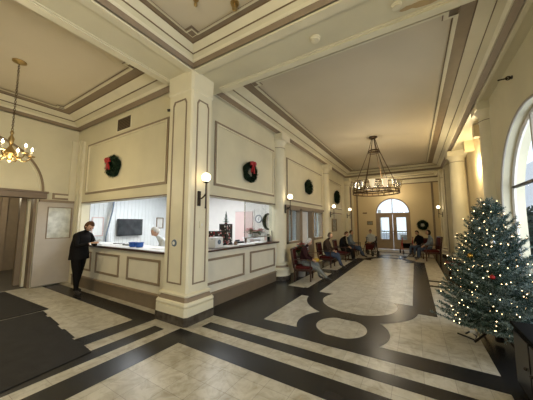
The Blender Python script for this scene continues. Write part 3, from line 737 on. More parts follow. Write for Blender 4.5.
box_item('leaflet_holder', (-3.72, 5.95, 1.09), (0.1, 0.16, 0.20), 'pale_disc', 'pale leaflet holder on the hall counter near its far end', 'leaflet holder', 0, lambda b: b.box((0.051, -0.06, 0.03), (0.053, 0.06, 0.17), 'pink_door'))
def cup(loc, m, lab):
    b = MB(); b.lathe([(0.001, 0), (0.032, 0), (0.038, 0.09), (0.034, 0.09), (0.028, 0.008), (0.001, 0.006)], m, n=16)
    b.tube([(0.036, 0, 0.075), (0.06, 0, 0.07), (0.06, 0, 0.03), (0.034, 0, 0.02)], 0.005, m, 6); o = b.build('mug', smooth=True); o.location = loc; tag(o, lab, 'mug')
cup((-3.62, 4.52, 1.09), 'mid_wood', 'brown mug on the hall counter behind the white box'); cup((-3.72, 5.80, 1.09), 'white_plastic', 'white mug near the leaflet holder on the hall counter')
# floral gift bags
def giftbox(loc, sx, sy, sz, lab, seed):
    r = random.Random(seed); b = MB(); b.bbox((-sx/2, -sy/2, 0), (sx/2, sy/2, sz), 'black_plastic', 0.006)
    for k in range(70):
        f = r.choice('xyz'); s = 0.018*r.uniform(0.6, 1.3); u, v = r.uniform(-.45, .45), r.uniform(0.05, .95)
        m = r.choice(['pale_disc', 'pink_petal', 'red_petal', 'pale_disc'])
        if f == 'x': c = Vector((sx/2+0.002, u*sy, v*sz)); e1, e2 = Vector((0, s, 0)), Vector((0, 0, s))
        elif f == 'y': c = Vector((u*sx, -sy/2-0.002, v*sz)); e1, e2 = Vector((s, 0, 0)), Vector((0, 0, s))
        else: c = Vector((u*sx, r.uniform(-.45, .45)*sy, sz+0.002)); e1, e2 = Vector((s, 0, 0)), Vector((0, s, 0))
        b.add([c-e1-e2*0.5, c+e1*0.3-e2, c+e1, c+e1*0.2+e2, c-e1*0.6+e2*0.7], [(0,1,2,3,4)], m)
    o = b.build('gift_box'); o.location = loc; tag(o, lab, 'box', 'floral boxes on the hall counter')
giftbox((-3.94, 4.22, 1.09), 0.22, 0.34, 0.34, 'tall black floral-patterned box behind the white box on the hall counter', 4)
giftbox((-3.94, 4.54, 1.09), 0.22, 0.24, 0.50, 'taller black floral box under the little christmas tree on the hall counter', 9)
# little tree
b = MB(); r = random.Random(8)
b.tube([(0, 0, 0), (0, 0, 0.3)], 0.008, 'bark', 6)
for k in range(420):
    h = r.random()**1.3; rad = 0.10*(1-h); a = r.uniform(0, 2*PI); p = Vector((rad*0.2*math.cos(a), rad*0.2*math.sin(a), 0.04+0.26*h)); q = p+Vector((rad*math.cos(a), rad*math.sin(a), -0.02)); s_ = Vector((-math.sin(a), math.cos(a), 0))*0.006
    b.add([p+s_, p-s_, q], [(0,1,2)], 'green_leaf')
b.lathe([(0.001, 0), (0.04, 0), (0.03, 0.03)], 'red_cloth', n=12)
o = b.build('tabletop_tree'); o.location = (-3.94, 4.54, 1.593); tag(o, 'tiny green christmas tree standing on the tall floral box', 'christmas tree')
# sliding glass of the hall counter
t = thing('glass_screen', 'clear sliding glass panel over the far half of the hall counter', 'glass panel', (XB-0.1, 5.5, 1.09))
b = MB(); b.box((-0.003, -0.66, 0.16), (0.003, 0.66, 1.05), 'glass_tint'); b.build('pane', t)
b = MB(); b.box((-0.008, -0.67, 0.15), (0.008, -0.655, 1.06), 'chrome'); b.box((-0.01, -0.67, 1.045), (0.01, 0.66, 1.06), 'chrome'); b.box((-0.008, -0.67, 0.14), (0.008, 0.66, 0.16), 'chrome'); b.box((-0.008, 0.655, 0.15), (0.008, 0.67, 0.3), 'chrome'); b.build('rail', t)
for yy in (-0.62, 0.62): b = MB(); b.box((-0.02, yy-0.02, 0.0), (0.02, yy+0.02, 0.15), 'chrome'); b.build('post', t)

# ------------------------------------------------------------------ wreaths
def wreath(loc, axis, R, lab, bow=None, disc=False, seed=1, w=0.075):
    r = random.Random(seed); t = thing('wreath', lab, 'wreath', loc)
    M_ = Matrix.Rotation(PI/2, 4, 'Z') if axis == 'x' else Matrix.Identity(4)     # local: wall at y=0 facing -y
    b = MB(); n = 40; pts = []
    for k in range(n):
        a = 2*PI*k/n; pts.append(Vector((R*math.cos(a), -0.05, R*math.sin(a))))
    b.tube(pts, [w*0.75*(1+0.2*math.sin(k*7.1)) for k in range(n)], 'wreath_green', 8, M_, closed=True)
    for k in range(900):
        a = r.uniform(0, 2*PI); ph = r.uniform(0, 2*PI); cen = Vector((R*math.cos(a), -0.05, R*math.sin(a))); od = Vector((math.cos(a)*math.cos(ph), -abs(math.sin(ph)), math.sin(a)*math.cos(ph)))
        tg = Vector((-math.sin(a), 0, math.cos(a)))*r.uniform(-1, 1); p = cen+od*w*0.6; q = cen+(od+tg*0.6).normalized()*w*r.uniform(1.0, 1.45); q.y = min(q.y, -0.004); s_ = (q-p).orthogonal().normalized()*0.006
        b.add([p+s_, p-s_, q], [(0,1,2)], 'wreath_green' if k % 7 else 'green_leaf', M_)
    b.build('foliage', t)
    if bow is not None:
        c = Vector((R*math.cos(bow), -0.13, R*math.sin(bow))); bb = MB()
        for s in (-1, 1):
            loop = [c, c+Vector((s*0.05, -0.02, 0.05)), c+Vector((s*0.09, -0.01, 0.04)), c+Vector((s*0.085, 0, -0.02)), c+Vector((s*0.05, -0.02, -0.02))]
            bb.tube(loop, [0.015, 0.035, 0.035, 0.03, 0.012], 'red_ribbon', 8, M_)
            bb.tube([c, c+Vector((s*0.04, 0, -0.10)), c+Vector((s*0.06, 0.01, -0.22))], [0.012, 0.024, 0.02], 'red_ribbon', 6, M_)
        bb.ball(c, 0.03, 'red_ribbon', 10, mtx=M_); bb.build('bow', t, True)
    if disc:
        d_ = MB(); d_.lathe([(0.001, 0.02), (R-0.02, 0.02), (R-0.02, 0)], 'pale_disc', mtx=M_ @ MR, n=28); d_.build('backing', t)
    return t
wreath((-6.13, YA, 2.97), 'y', 0.18, 'green wreath with a red bow on its left side, above the entrance counter', bow=2.3, seed=1, w=0.10)
wreath((XB, 4.84, 2.87), 'x', 0.19, 'green wreath with a red bow on top, above the hall counter', bow=1.5, seed=2, w=0.09)
wreath((XB, 8.72, 3.00), 'x', 0.19, 'plain dark wreath above the hall windows', seed=3, w=0.12)
wreath((XB, 12.7, 2.97), 'x', 0.25, 'plain dark wreath above the small square picture in the hall', seed=4, w=0.12)
wreath((0.38, YF, 1.51), 'y', 0.20, 'dark round wreath with a pale centre right of the arched door', disc=True, seed=5, w=0.11)

# ------------------------------------------------------------------ sconces
def sconce(loc, rz, lab):      # local: wall at x=0, projecting +x ; z=0 arm height
    t = thing('wall_sconce', lab, 'wall lamp', loc, rz, 'globe wall sconces')
    b = MB(); b.bbox((0, -0.035, -0.13), (0.025, 0.035, 0.13), 'iron', 0.012); b.build('backplate', t)
    a = MB(); a.tube([(0.02, 0, 0), (0.08, 0, 0.0), (0.13, 0, 0.03), (0.17, 0, 0.07)], 0.013, 'iron', 8); a.tube([(0.17, 0, -0.16), (0.17, 0, 0.27)], 0.010, 'iron', 8); a.lathe([(0.01, 0.25), (0.05, 0.27), (0.052, 0.28), (0.01, 0.285)], 'iron', (0.17, 0, 0), 16); a.ball((0.17, 0, -0.165), 0.016, 'iron', 8); a.ball((0.03, 0, -0.1), 0.015, 'iron', 8); a.build('arm', t, True)
    g = MB(); g.ball((0.17, 0, 0.355), 0.077, 'globe', 20); g.build('globe', t, True)
    return t
sconce((-3.17, 2.93, 2.03), 0, 'iron wall sconce with lit globe on the square corner column')
sconce((-3.27, 6.40, 2.03), 0, 'iron wall sconce with lit globe on the round column after the hall counter')
sconce((-3.24, 10.80, 2.01), 0, 'iron wall sconce with lit globe on the second round column, past the hall windows')
sconce((-3.25, 14.00, 2.03), 0, 'iron wall sconce with lit globe at the far left end of the hall')
sconce((1.20, 14.75, 2.06), PI, 'iron wall sconce with lit globe at the far right end beside the red armchair')
sconce((1.28, 3.05, 1.99), PI*0.97, 'iron wall sconce cut off by the right edge in front of the arched window')
b = MB(); b.box((1.3, 2.75, 0), (1.5, 3.5, ZS), 'cream_trim'); b.box((1.27, 2.72, 0), (1.5, 3.53, 0.14), 'black_marble'); struct(b.build('trim_6'))
# small fittings
def disc_fit(name, loc, r, h, m, lab, cat, down=True):
    b = MB(); s = -1 if down else 1
    b.lathe([(r, 0), (r, s*h*0.4), (r*0.8, s*h*0.6), (r*0.78, s*h), (r*0.3, s*h*1.1), (0.001, s*h*1.1)], m, n=24); o = b.build(name, smooth=True); o.location = loc; tag(o, lab, cat)
disc_fit('smoke_detector', (-1.10, 3.15, ZS-0.001), 0.075, 0.045, 'cream_trim', 'round smoke detector on the cross beam, left one', 'smoke detector')
disc_fit('smoke_detector', (-0.06, 3.16, ZS-0.001), 0.06, 0.04, 'cream_trim', 'round smoke detector on the cross beam by the peeling paint, right one', 'smoke detector')
def brass_fit(loc, r, lab):
    b = MB(); b.lathe([(r, 0), (r*0.9, -0.015), (r*0.35, -0.02), (r*0.3, -0.05), (r*0.6, -0.07), (r*0.55, -0.10), (0.001, -0.125)], 'brass', n=20)
    for k in range(8): b.ball((r*0.85*math.cos(k*PI/4), r*0.85*math.sin(k*PI/4), -0.015), r*0.16, 'brass', 8)
    o = b.build('ceiling_fitting', smooth=True); o.location = loc; tag(o, lab, 'ceiling fitting')
brass_fit((-1.93, 2.33, ZC-0.03), 0.06, 'ornate round brass fitting on the brown ceiling band'); brass_fit((-2.34, 2.02, ZC-0.02), 0.04, 'small brass fitting at the top edge of the nearest ceiling panel')
t = thing('air_vent', 'dark rectangular air grille high on the wall above the entrance counter', 'vent', (-5.85, YA, 4.0))
b = MB(); b.box((-0.28, -0.01, -0.14), (0.28, 0, 0.14), 'vent_dark'); 
for k in range(7): b.box((-0.27, -0.02, -0.12+0.038*k), (0.27, -0.01, -0.108+0.038*k), 'taupe_dark')
b.build('grille', t); b = MB(); frame_on_y(b, 0, -0.32, 0.32, -0.18, 0.18, 0.03, 0.015, 'cream_trim'); b.build('frame', t)
t = thing('security_camera', 'tiny dark camera on a bracket beside the square column, high up', 'camera', (-3.95, YA, 3.76))
b = MB(); b.tube([(0, 0, 0.05), (0, -0.09, 0.05)], 0.012, 'white_plastic', 8); b.build('bracket', t)
b = MB(); b.tube([(-0.05, -0.16, 0.03), (0.02, -0.07, 0.06)], 0.026, 'black_plastic', 10); b.build('camera_body', t, True)
b = MB(); b.bbox((-0.02, -0.04, -0.14), (0.03, 0, -0.07), 'black_plastic', 0.005); b.build('sensor', t)
b = MB(); b.tube([(0, 0, 0), (-0.18, 0, 0)], 0.012, 'iron', 8); b.tube([(-0.05+0.03*math.cos(a*PI/6), 0.0, 0.0+0.03*math.sin(a*PI/6)) for a in range(12)], 0.009, 'iron', 6, closed=True); b.lathe([(0.03, 0), (0.03, 0.01), (0.001, 0.01)], 'iron', mtx=Matrix.Rotation(-PI/2, 4, 'Y'))
o = b.build('wall_hook', smooth=True); o.location = (XR, 5.37, 4.02); tag(o, 'small black iron hook high on the wall above the arched window', 'hook')
b = MB(); b.lathe([(0.001, 0.014), (0.055, 0.014), (0.06, 0)], 'blue_grey', n=20, mtx=Matrix.Translation((-3.51, 2.73, 1.27)) @ MR); b.lathe([(0.001, 0.017), (0.03, 0.017), (0.03, 0.012)], 'pale_disc', mtx=Matrix.Translation((-3.51, 2.73, 1.27)) @ MR)
tag(b.build('wall_sign'), 'small round blue-grey plate on the left face of the corner column', 'sign')
b = MB(); b.bbox((-3.17, 2.96, 1.52), (-3.15, 3.04, 1.64), 'cream_trim', 0.004); b.box((-3.15, 2.99, 1.56), (-3.144, 3.01, 1.60), 'white_plastic'); tag(b.build('light_switch'), 'cream light switch below the sconce on the corner column', 'switch')

# ------------------------------------------------------------------ chandeliers
def chandelier_hall(loc):
    t = thing('chandelier', 'large bronze ring chandelier with glass shades hanging in the hall', 'chandelier', loc)   # z=0 ceiling
    b = MB(); b.lathe([(0.14, 0), (0.14, -0.03), (0.06, -0.07), (0.02, -0.08)], 'bronze', n=24); b.build('canopy', t, True)
    b = MB(); zr = -0.50; R = 0.17
    b.tube([(R*math.cos(a*PI/12), R*math.sin(a*PI/12), zr) for a in range(24)], 0.022, 'bronze', 8, closed=True); b.tube([(R*math.cos(a*PI/12), R*math.sin(a*PI/12), zr-0.06) for a in range(24)], 0.012, 'bronze', 8, closed=True); b.build('upper_ring', t, True)
    b = MB(); zb = -1.98; RB = 0.72
    for dz in (0.0, 0.10): b.tube([(RB*math.cos(a*PI/24), RB*math.sin(a*PI/24), zb+dz) for a in range(48)], 0.022, 'bronze', 8, closed=True)
    for k in range(24): a = k*PI/12; b.tube([(RB*math.cos(a), RB*math.sin(a), zb), (RB*math.cos(a), RB*math.sin(a), zb+0.1)], 0.012, 'bronze', 6)
    for k in range(6): a = k*PI/3+0.2; b.tube([(RB*math.cos(a), RB*math.sin(a), zb+0.05), (0.14*math.cos(a), 0.14*math.sin(a), zb+0.18)], 0.010, 'bronze', 6)
    b.build('lower_ring', t, True)
    for k in range(6):
        a = k*PI/3+0.2
        c = MB(); c.tube([(0.05*math.cos(a), 0.05*math.sin(a), -0.06), (R*math.cos(a), R*math.sin(a), zr), (RB*math.cos(a), RB*math.sin(a), zb+0.1)], 0.012, 'bronze', 6); c.build('rod', t)
    for k in range(12):
        a = k*PI/6; c = MB(); lit = k in (9, 10)
        c.lathe([(0.03, 0), (0.045, 0.03), (0.075, 0.12), (0.08, 0.2), (0.105, 0.26), (0.10, 0.26), (0.07, 0.2), (0.06, 0.1)], 'shade_lit' if lit else 'shade_glass', (RB*math.cos(a)*1.0, RB*math.sin(a)*1.0, zb+0.12), 16); c.build('glass_shade', t, True)
    c = MB(); c.lathe([(0.001, -0.12), (0.06, -0.10), (0.16, 0.0), (0.22, 0.14), (0.21, 0.14), (0.15, 0.02), (0.001, -0.08)], 'shade_glass', (0, 0, zb+0.30), 24); c.lathe([(0.225, 0.13), (0.23, 0.16), (0.21, 0.16)], 'bronze', (0, 0, zb+0.30), 24); c.build('bowl', t, True)
    return t
chandelier_hall((-1.09, 8.87, ZC-0.012))
def chandelier_small(loc):
    t = thing('chandelier', 'small brass candle chandelier hanging on a chain in the entrance room', 'chandelier', loc)
    b = MB(); b.lathe([(0.11, 0), (0.11, -0.02), (0.04, -0.05), (0.015, -0.06)], 'brass', n=20); b.build('canopy', t, True)
    b = MB(); n = 34
    for k in range(n):
        z = -0.06-1.30*k/n; M_ = Matrix.Translation((0, 0, z-0.02)) @ Matrix.Rotation((k % 2)*PI/2, 4, 'Z')
        b.tube([(0.014*math.cos(a*PI/5), 0, 0.026*math.sin(a*PI/5)) for a in range(10)], 0.005, 'bronze', 5, M_, closed=True)
    b.build('chain', t)
    b = MB(); b.lathe([(0.012, -1.36), (0.03, -1.40), (0.015, -1.45), (0.045, -1.52), (0.03, -1.60), (0.02, -1.66), (0.08, -1.76), (0.10, -1.80), (0.05, -1.86), (0.025, -1.90), (0.04, -1.93), (0.001, -1.97)], 'brass', n=20); b.build('stem', t, True)
    for k in range(6):
        a = k*PI/3+0.5; M_ = Matrix.Rotation(a, 4, 'Z'); r_ = 0.31
        b = MB(); b.tube([(0.05, 0, -1.80), (0.16, 0, -1.90), (0.22, 0, -1.91), (0.28, 0, -1.86), (r_, 0, -1.80)], 0.011, 'brass', 8, M_); b.lathe([(0.012, -0.01), (0.05, 0.0), (0.055, 0.015), (0.015, 0.02)], 'brass', (r_, 0, -1.80), 14, M_); arm = b.build('arm', t, True)
        b = MB(); b.lathe([(0.014, 0), (0.014, 0.10), (0.001, 0.10)], 'candle', (r_, 0, -1.785), 10, M_); b.build('candle', arm)
        b = MB(); b.lathe([(0.006, 0), (0.016, 0.02), (0.014, 0.04), (0.001, 0.07)], 'bulb', (r_, 0, -1.685), 10, M_); b.build('bulb', arm, True)
    return t
ch2 = chandelier_small((-6.1, 1.2, ZC-0.012)); ch2.scale = (0.92, 0.92, 0.97)

# ------------------------------------------------------------------ christmas tree
def xmas_tree(loc):
    r = random.Random(11); t = thing('christmas_tree', 'large frosted blue-green christmas tree standing by the arched window', 'christmas tree', loc)
    H = 1.91; tr = MB(); tr.tube([(0, 0, 0.06), (0, 0, 0.9), (0, 0, H-0.08)], [0.035, 0.028, 0.006], 'bark', 8); tr.build('trunk', t)
    st = MB()
    for k in range(4):
        a = k*PI/2+0.4; st.tube([(0.03*math.cos(a), 0.03*math.sin(a), 0.22), (0.16*math.cos(a), 0.16*math.sin(a), 0.12), (0.30*math.cos(a), 0.30*math.sin(a), 0.012)], 0.014, 'iron', 8)
    st.lathe([(0.05, 0.04), (0.05, 0.26), (0.04, 0.26)], 'iron', n=14); st.build('stand', t, True)
    fr = MB(); tips = []; br = MB()
    fv = {'pine': ([], []), 'pine_frost': ([], [])}
    def needle(p, dv, L_, m):
        dv = dv.normalized(); s_ = dv.cross(Vector((r.uniform(-1, 1), r.uniform(-1, 1), r.uniform(-1, 1)))).normalized()*0.0035
        V, Fc = fv[m]; k = len(V); V.extend([p+s_, p-s_, p+dv*L_]); Fc.append((k, k+1, k+2))
    zz = 0.27
    while zz < H-0.05:
        f = max(0, (zz-0.32)/(H-0.32)); R = 0.63*(1-f)**0.78+0.03
        nb = max(5, int(19*(1-f)+5))
        for k in range(nb):
            a = 2*PI*(k+r.random())/nb; L_ = R*r.uniform(0.78, 1.12)
            if math.cos(a) > 0.05: L_ = min(L_, 0.50/math.cos(a))
            up = 0.10+0.42*f+r.uniform(-0.14, 0.12)-(0.10 if zz < 0.45 else 0)
            d = Vector((math.cos(a), math.sin(a), up)); p0 = Vector((0, 0, zz+r.uniform(-0.03, 0.03)-up*R*0.55))
            segs = 7; pts = []
            for j in range(segs+1):
                u = j/segs; pts.append(p0+d*L_*u+Vector((0, 0, -0.10*L_*math.sin(u*PI)*0.8+0.05*u*u)))
            br.tube(pts, [0.008*(1-0.8*j/segs) for j in range(segs+1)], 'bark', 4, cap=False)
            tips.append((pts[-1], pts[-3]))
            subs = [(pts, 1.0)]
            for j in range(2, segs+1):
                for s in (-1, 1):
                    ln = (0.05+0.16*(1-j/segs)*L_*2)*r.uniform(0.7, 1.2)
                    ln = min(ln, 0.2); dd_ = (pts[j]-pts[j-1]).normalized(); sd = dd_.cross(Vector((0, 0, 1))).normalized()*s
                    q = pts[j]; dv = (dd_*0.7+sd*0.8+Vector((0, 0, r.uniform(-0.1, 0.25)))).normalized()
                    sp_ = [q+dv*ln*u/3 for u in range(4)]; subs.append((sp_, 0.8)); tips.append((sp_[-1], sp_[-2]))
            fz = r.choice((0.12, 0.3, 0.5, 0.7))
            for pp_, sc in subs:
                for j in range(len(pp_)-1):
                    A, B = pp_[j], pp_[j+1]; ax = (B-A); n_ = int(ax.length*220)+2
                    for q in range(n_):
                        p = A.lerp(B, r.random()); rv = Vector((r.gauss(0, 1), r.gauss(0, 1), r.gauss(0, 1))).normalized()
                        side = (rv-ax.normalized()*rv.dot(ax.normalized())).normalized()
                        needle(p, ax.normalized()*0.7+side, 0.034*r.uniform(0.7, 1.2), 'pine_frost' if r.random() < fz else 'pine')
        zz += 0.065
    for q in range(160):
        p = Vector((0, 0, H-0.12+0.12*r.random())); needle(p, Vector((r.gauss(0, 0.6), r.gauss(0, 0.6), 1)), 0.05, 'pine')
    br.build('branches', t)
    for m, (V, Fc) in fv.items(): fr.add(V, Fc, m)
    fr.build('needles', t)
    return t, tips
TL = Vector((0.88, 4.50, 0.0))
tree, tips = xmas_tree(TL)
# string lights on it
cam = Vector((0, 0, 1.6))
r = random.Random(5); cand = [a for a, b_ in tips]; r.shuffle(cand)
chosen = []
for p in cand:
    if all((p-q).length > 0.052 for q in chosen): chosen.append(p)
    if len(chosen) >= 340: break
chosen = [p*1.0+Vector((0, 0, 0.012)) for p in chosen]
def toward(p): return (cam-(p+TL)).normalized().dot(Vector((p.x, p.y, 0)).normalized() if Vector((p.x, p.y, 0)).length > 0.01 else Vector((0, 0, 1)))
chosen.sort(key=lambda p: -toward(p))
sl = thing('string_lights', 'warm white string lights wound round the large christmas tree', 'string lights', TL)
bulbmesh = MB(); bulbmesh.ball((0, 0, 0), 0.0058, 'fairy', 8)
b0 = bulbmesh.build('bulb', sl, True)
for i, p in enumerate(chosen[:100]):
    o = b0 if i == 0 else b0.copy()
    if i: C.objects.link(o)
    o.parent = sl; o.location = p
rest = MB()
for p in chosen[100:]: rest.ball(p, 0.0058, 'fairy', 8)
o = rest.build('bulb_cluster', sl, True); o['kind'] = 'stuff'
wm = MB(); srt = sorted(chosen, key=lambda p: (int(p.z/0.16), math.atan2(p.y, p.x)))
lv = {}
for p in srt: lv.setdefault(int(p.z/0.16), []).append(p)
for k, L_ in lv.items():
    L2 = []
    for i in range(len(L_)):
        a_, b_ = L_[i], L_[(i+1) % len(L_)]
        if (a_-b_).length < 0.45 and len(L_) > 2: wm.tube([a_, (a_+b_)/2*0.96+Vector((0, 0, -0.01)), b_], 0.0022, 'wreath_green', 4, cap=False)
wm.build('wire', sl)
def ornament(p, m, rad, lab):
    b = MB(); b.ball((0, 0, -rad-0.01), rad, m, 14); b.lathe([(0.006, -0.012), (0.008, 0.002), (0.003, 0.004)], 'brass', n=8)
    o = b.build('ornament', smooth=True); o.location = TL+p; tag(o, lab, 'ornament')
ornament(Vector((-0.27, -0.27, 1.22)), 'ornament_gold', 0.035, 'gold bauble left of centre in the upper half of the large christmas tree')
ornament(Vector((-0.10, -0.44, 0.98)), 'red_ribbon', 0.028, 'red bauble near the middle of the large christmas tree')
ornament(Vector((-0.05, -0.34, 1.40)), 'ornament_silver', 0.03, 'silver bauble high on the large christmas tree')
b = MB(); b.tube([(-0.50, 0.1, 0.01), (-0.42, 0.03, 0.013), (-0.33, -0.05, 0.012), (-0.3, 0.0, 0.05), (-0.36, 0.04, 0.09), (-0.42, 0.0, 0.06)], 0.012, 'black_plastic', 6); b.tube([(-0.36, 0.04, 0.09), (-0.30, -0.02, 0.10)], 0.02, 'white_plastic', 8)
o = b.build('power_cord', smooth=True); o.location = (0.95, 4.50, 0); tag(o, 'black and white power cord end curling on the floor below the tree', 'cord')

# black cabinet at the right edge
t = thing('low_cabinet', 'low black cabinet at the right edge in front of the christmas tree', 'cabinet', (1.09, 3.02, 0))
b = MB(); b.bbox((-0.31, -0.42, 0.05), (0.16, 0.40, 0.60), 'black_gloss', 0.008); b.build('body', t)
b = MB(); b.bbox((-0.33, -0.44, 0.60), (0.17, 0.42, 0.63), 'black_gloss', 0.008); b.build('top', t)
for yy in (-0.2, 0.19):
    b = MB(); b.bbox((-0.322, yy-0.18, 0.09), (-0.31, yy+0.18, 0.57), 'black_plastic', 0.004); dd_ = b.build('door', t)
    b = MB(); b.ball((-0.335, yy+(0.13 if yy < 0 else -0.13), 0.34), 0.014, 'iron', 8); b.build('knob', dd_)
for sx, sy in ((-0.27, -0.38), (-0.27, 0.36), (0.12, -0.38), (0.12, 0.36)):
    b = MB(); b.lathe([(0.02, 0), (0.025, 0.05)], 'black_gloss', (sx, sy, 0), 10); b.build('foot', t)

# ------------------------------------------------------------------ mats
def floor_mat(poly, lab):
    b = MB(); b.prism(poly, 0, 0.008, 'rubber_mat'); o = b.build('floor_mat'); o.location = (0, 0, 0.004); tag(o, lab, 'mat')
edge = []; n = 26
for k in range(n+1):
    u = k/n; x = -5.88+2.35*u; y = 1.78-0.21*u
    d_ = -0.03 if k in (3, 4, 11, 12, 13, 19, 20) else 0.0
    edge.append((x, y+d_)); 
    if k < n: edge.append((x+2.35/n*0.98, y+d_))
floor_mat([(-5.88, -2.2), (-3.42, -2.2), (-3.42, 0.7)]+list(reversed(edge)), 'large black rubber mat in the lower left with a toothed far edge')
floor_mat([(-8.28, -2.2), (-5.92, -2.2), (-5.94, 1.88), (-8.28, 1.78)], 'black rubber mat reaching the left doorway')

# ------------------------------------------------------------------ people
def skin_mesh(pts, edges, radii, root=0, sub=1):
    me = bpy.data.meshes.new('tmp'); me.from_pydata(pts, edges, []); ob = bpy.data.objects.new('tmp', me); C.objects.link(ob)
    m = ob.modifiers.new('s', 'SKIN'); m.use_smooth_shade = True; m.branch_smoothing = 0.3
    if not me.skin_vertices: pass
    lay = me.skin_vertices[0].data
    for i, rr_ in enumerate(radii):
        lay[i].radius = rr_ if isinstance(rr_, tuple) else (rr_, rr_); lay[i].use_root = (i == root)
    s = ob.modifiers.new('u', 'SUBSURF'); s.levels = sub; s.render_levels = sub
    bpy.context.view_layer.update(); dg = bpy.context.evaluated_depsgraph_get(); ev = ob.evaluated_get(dg); em = ev.to_mesh()
    V = [v.co.copy() for v in em.vertices]; Fs = [list(p.vertices) for p in em.polygons]
    ev.to_mesh_clear(); bpy.data.objects.remove(ob); bpy.data.meshes.remove(me)
    return V, Fs
def person(label, loc, rz, J, top, legs, hair, shoes='shoe', sleeves=None, head_tilt=(0, 0), s=1.0, hairstyle='short', coat=False, group=None, extra_top=None, fat=1.0):
    t = thing('person', label, 'person', loc, rz, group)
    J = {k: Vector(v)*s for k, v in J.items()}
    names = ['pel', 'wst', 'che', 'nck', 'hdb']; E_ = []; P = []; idx = {}; R_ = []
    def ad(n, rad):
        idx[n] = len(P); P.append(J[n]); R_.append(tuple(x*s*fat for x in rad) if isinstance(rad, tuple) else rad*s*(fat if n[:2] in ('sh', 'el', 'hp', 'kn') else 1.0))
    ad('pel', (0.155, 0.12)); ad('wst', (0.145, 0.115)); ad('che', (0.165, 0.12)); ad('nkb', 0.06); ad('hdb', 0.052)
    E_ += [('pel', 'wst'), ('wst', 'che'), ('che', 'nkb'), ('nkb', 'hdb')]
    for q in 'LR':
        ad('sh'+q, 0.068); ad('el'+q, 0.048); ad('wr'+q, 0.030); ad('hp'+q, 0.095); ad('kn'+q, 0.064); ad('an'+q, 0.042); ad('to'+q, 0.036)
        E_ += [('che', 'sh'+q), ('sh'+q, 'el'+q), ('el'+q, 'wr'+q), ('pel', 'hp'+q), ('hp'+q, 'kn'+q), ('kn'+q, 'an'+q), ('an'+q, 'to'+q)]
    V, Fs = skin_mesh([tuple(p) for p in P], [(idx[a], idx[b]) for a, b in E_], R_, 0, 2)
    sl = sleeves or top
    def cls(c):
        best = None; bd = 9
        for a, b in E_:
            A, B = J[a], J[b]; u = max(0, min(1, (c-A).dot(B-A)/max(1e-9, (B-A).length_squared))); d_ = (c-(A+(B-A)*u)).length-0.5*(R_[idx[a]][0] if isinstance(R_[idx[a]], tuple) else R_[idx[a]])
            if d_ < bd: bd = d_; best = (a, b, u)
        a, b, u = best
        if b == 'hdb': return 'skin' if u > 0.15 else top
        if b[:2] in ('sh', 'el'): return sl
        if b[:2] == 'wr': return sl if u < 0.93 else 'skin'
        if b[:2] in ('hp', 'kn'): return legs
        if b[:2] == 'an': return legs if u < 0.9 else shoes
        if b[:2] == 'to': return shoes
        return legs if (a == 'pel' and u < 0.12 and not coat) else top
    B = MB()
    groups = {}
    for f in Fs:
        c = Vector((0, 0, 0))
        for i in f: c += V[i]
        groups.setdefault(cls(c/len(f)), []).append(f)
    base = len(B.v); B.v.extend(V)
    for m, fl2 in groups.items():
        k = B.mi(m)
        for f in fl2: B.f.append([base+i for i in f]); B.m.append(k)
    # hands
    for q in 'LR':
        wr = J['wr'+q]; d = (wr-J['el'+q]).normalized(); sx = -1 if q == 'L' else 1
        z = Vector((0, 0, 1)); side = d.cross(z); side = side.normalized() if side.length > 0.1 else Vector((1, 0, 0)); nn = side.cross(d).normalized()
        hp = [wr, wr+d*0.05*s]; he = [(0, 1)]; hr = [0.026*s, 0.034*s]
        for k, (off, ln) in enumerate(((-0.030, 0.060), (-0.010, 0.075), (0.011, 0.070), (0.030, 0.055))):
            i0 = len(hp); hp += [wr+d*0.088*s+side*off*s, wr+d*(0.088+ln*0.5)*s+side*off*1.1*s-nn*0.012*s, wr+d*(0.088+ln*0.85)*s+side*off*1.1*s-nn*0.035*s]; hr += [0.0125*s, 0.010*s, 0.0085*s]; he += [(1, i0), (i0, i0+1), (i0+1, i0+2)]
        i0 = len(hp); ts = -sx; hp += [wr+d*0.035*s+side*0.038*ts*s, wr+d*0.075*s+side*0.056*ts*s-nn*0.015*s]; hr += [0.012*s, 0.009*s]; he += [(1, i0), (i0, i0+1)]
        V2, F2 = skin_mesh([tuple(p) for p in hp], he, hr, 1, 1); B.add(V2, F2, 'skin')
    # head
    hb = J['hdb']; hd = (J['hdb']-J['nkb']).normalized(); ht, hy = head_tilt
    M_ = Matrix.Translation(hb+Vector((0, 0.02*s, 0.075*s))) @ Matrix.Rotation(hy, 4, 'Z') @ Matrix.Rotation(ht, 4, 'X') @ Matrix.Scale(s, 4)
    n = 18; prof = []
    vs = []; nr = 13; nc = 20
    for i in range(nr+1):
        ph = PI*i/nr; zz_ = -math.cos(ph)*0.118; rr_ = max(0.001, math.sin(ph))
        for k in range(nc):
            a = 2*PI*k/nc; x = rr_*0.076*math.cos(a); y = rr_*0.094*math.sin(a)
            if zz_ < -0.03: y = y*(1-0.5*(-zz_-0.03)/0.09)+0.02*(-zz_-0.03)/0.09 if y < 0 else y*(1-0.12*(-zz_-0.03)/0.09); x *= (1-0.30*(-zz_-0.03)/0.09)
            if y > 0.03 and abs(x) < 0.02 and -0.045 < zz_ < 0.012: y += 0.022*(1-abs(x)/0.02)*(0.3+0.7*(0.012-zz_)/0.057)
            if y > 0.05 and 0.0 < zz_ < 0.025 and 0.015 < abs(x) < 0.05: y -= 0.006
            vs.append((x, y, zz_))
    fs = [(i*nc+k, i*nc+(k+1) % nc, (i+1)*nc+(k+1) % nc, (i+1)*nc+k) for i in range(nr) for k in range(nc)]
    B.add(vs, fs, 'skin', M_)
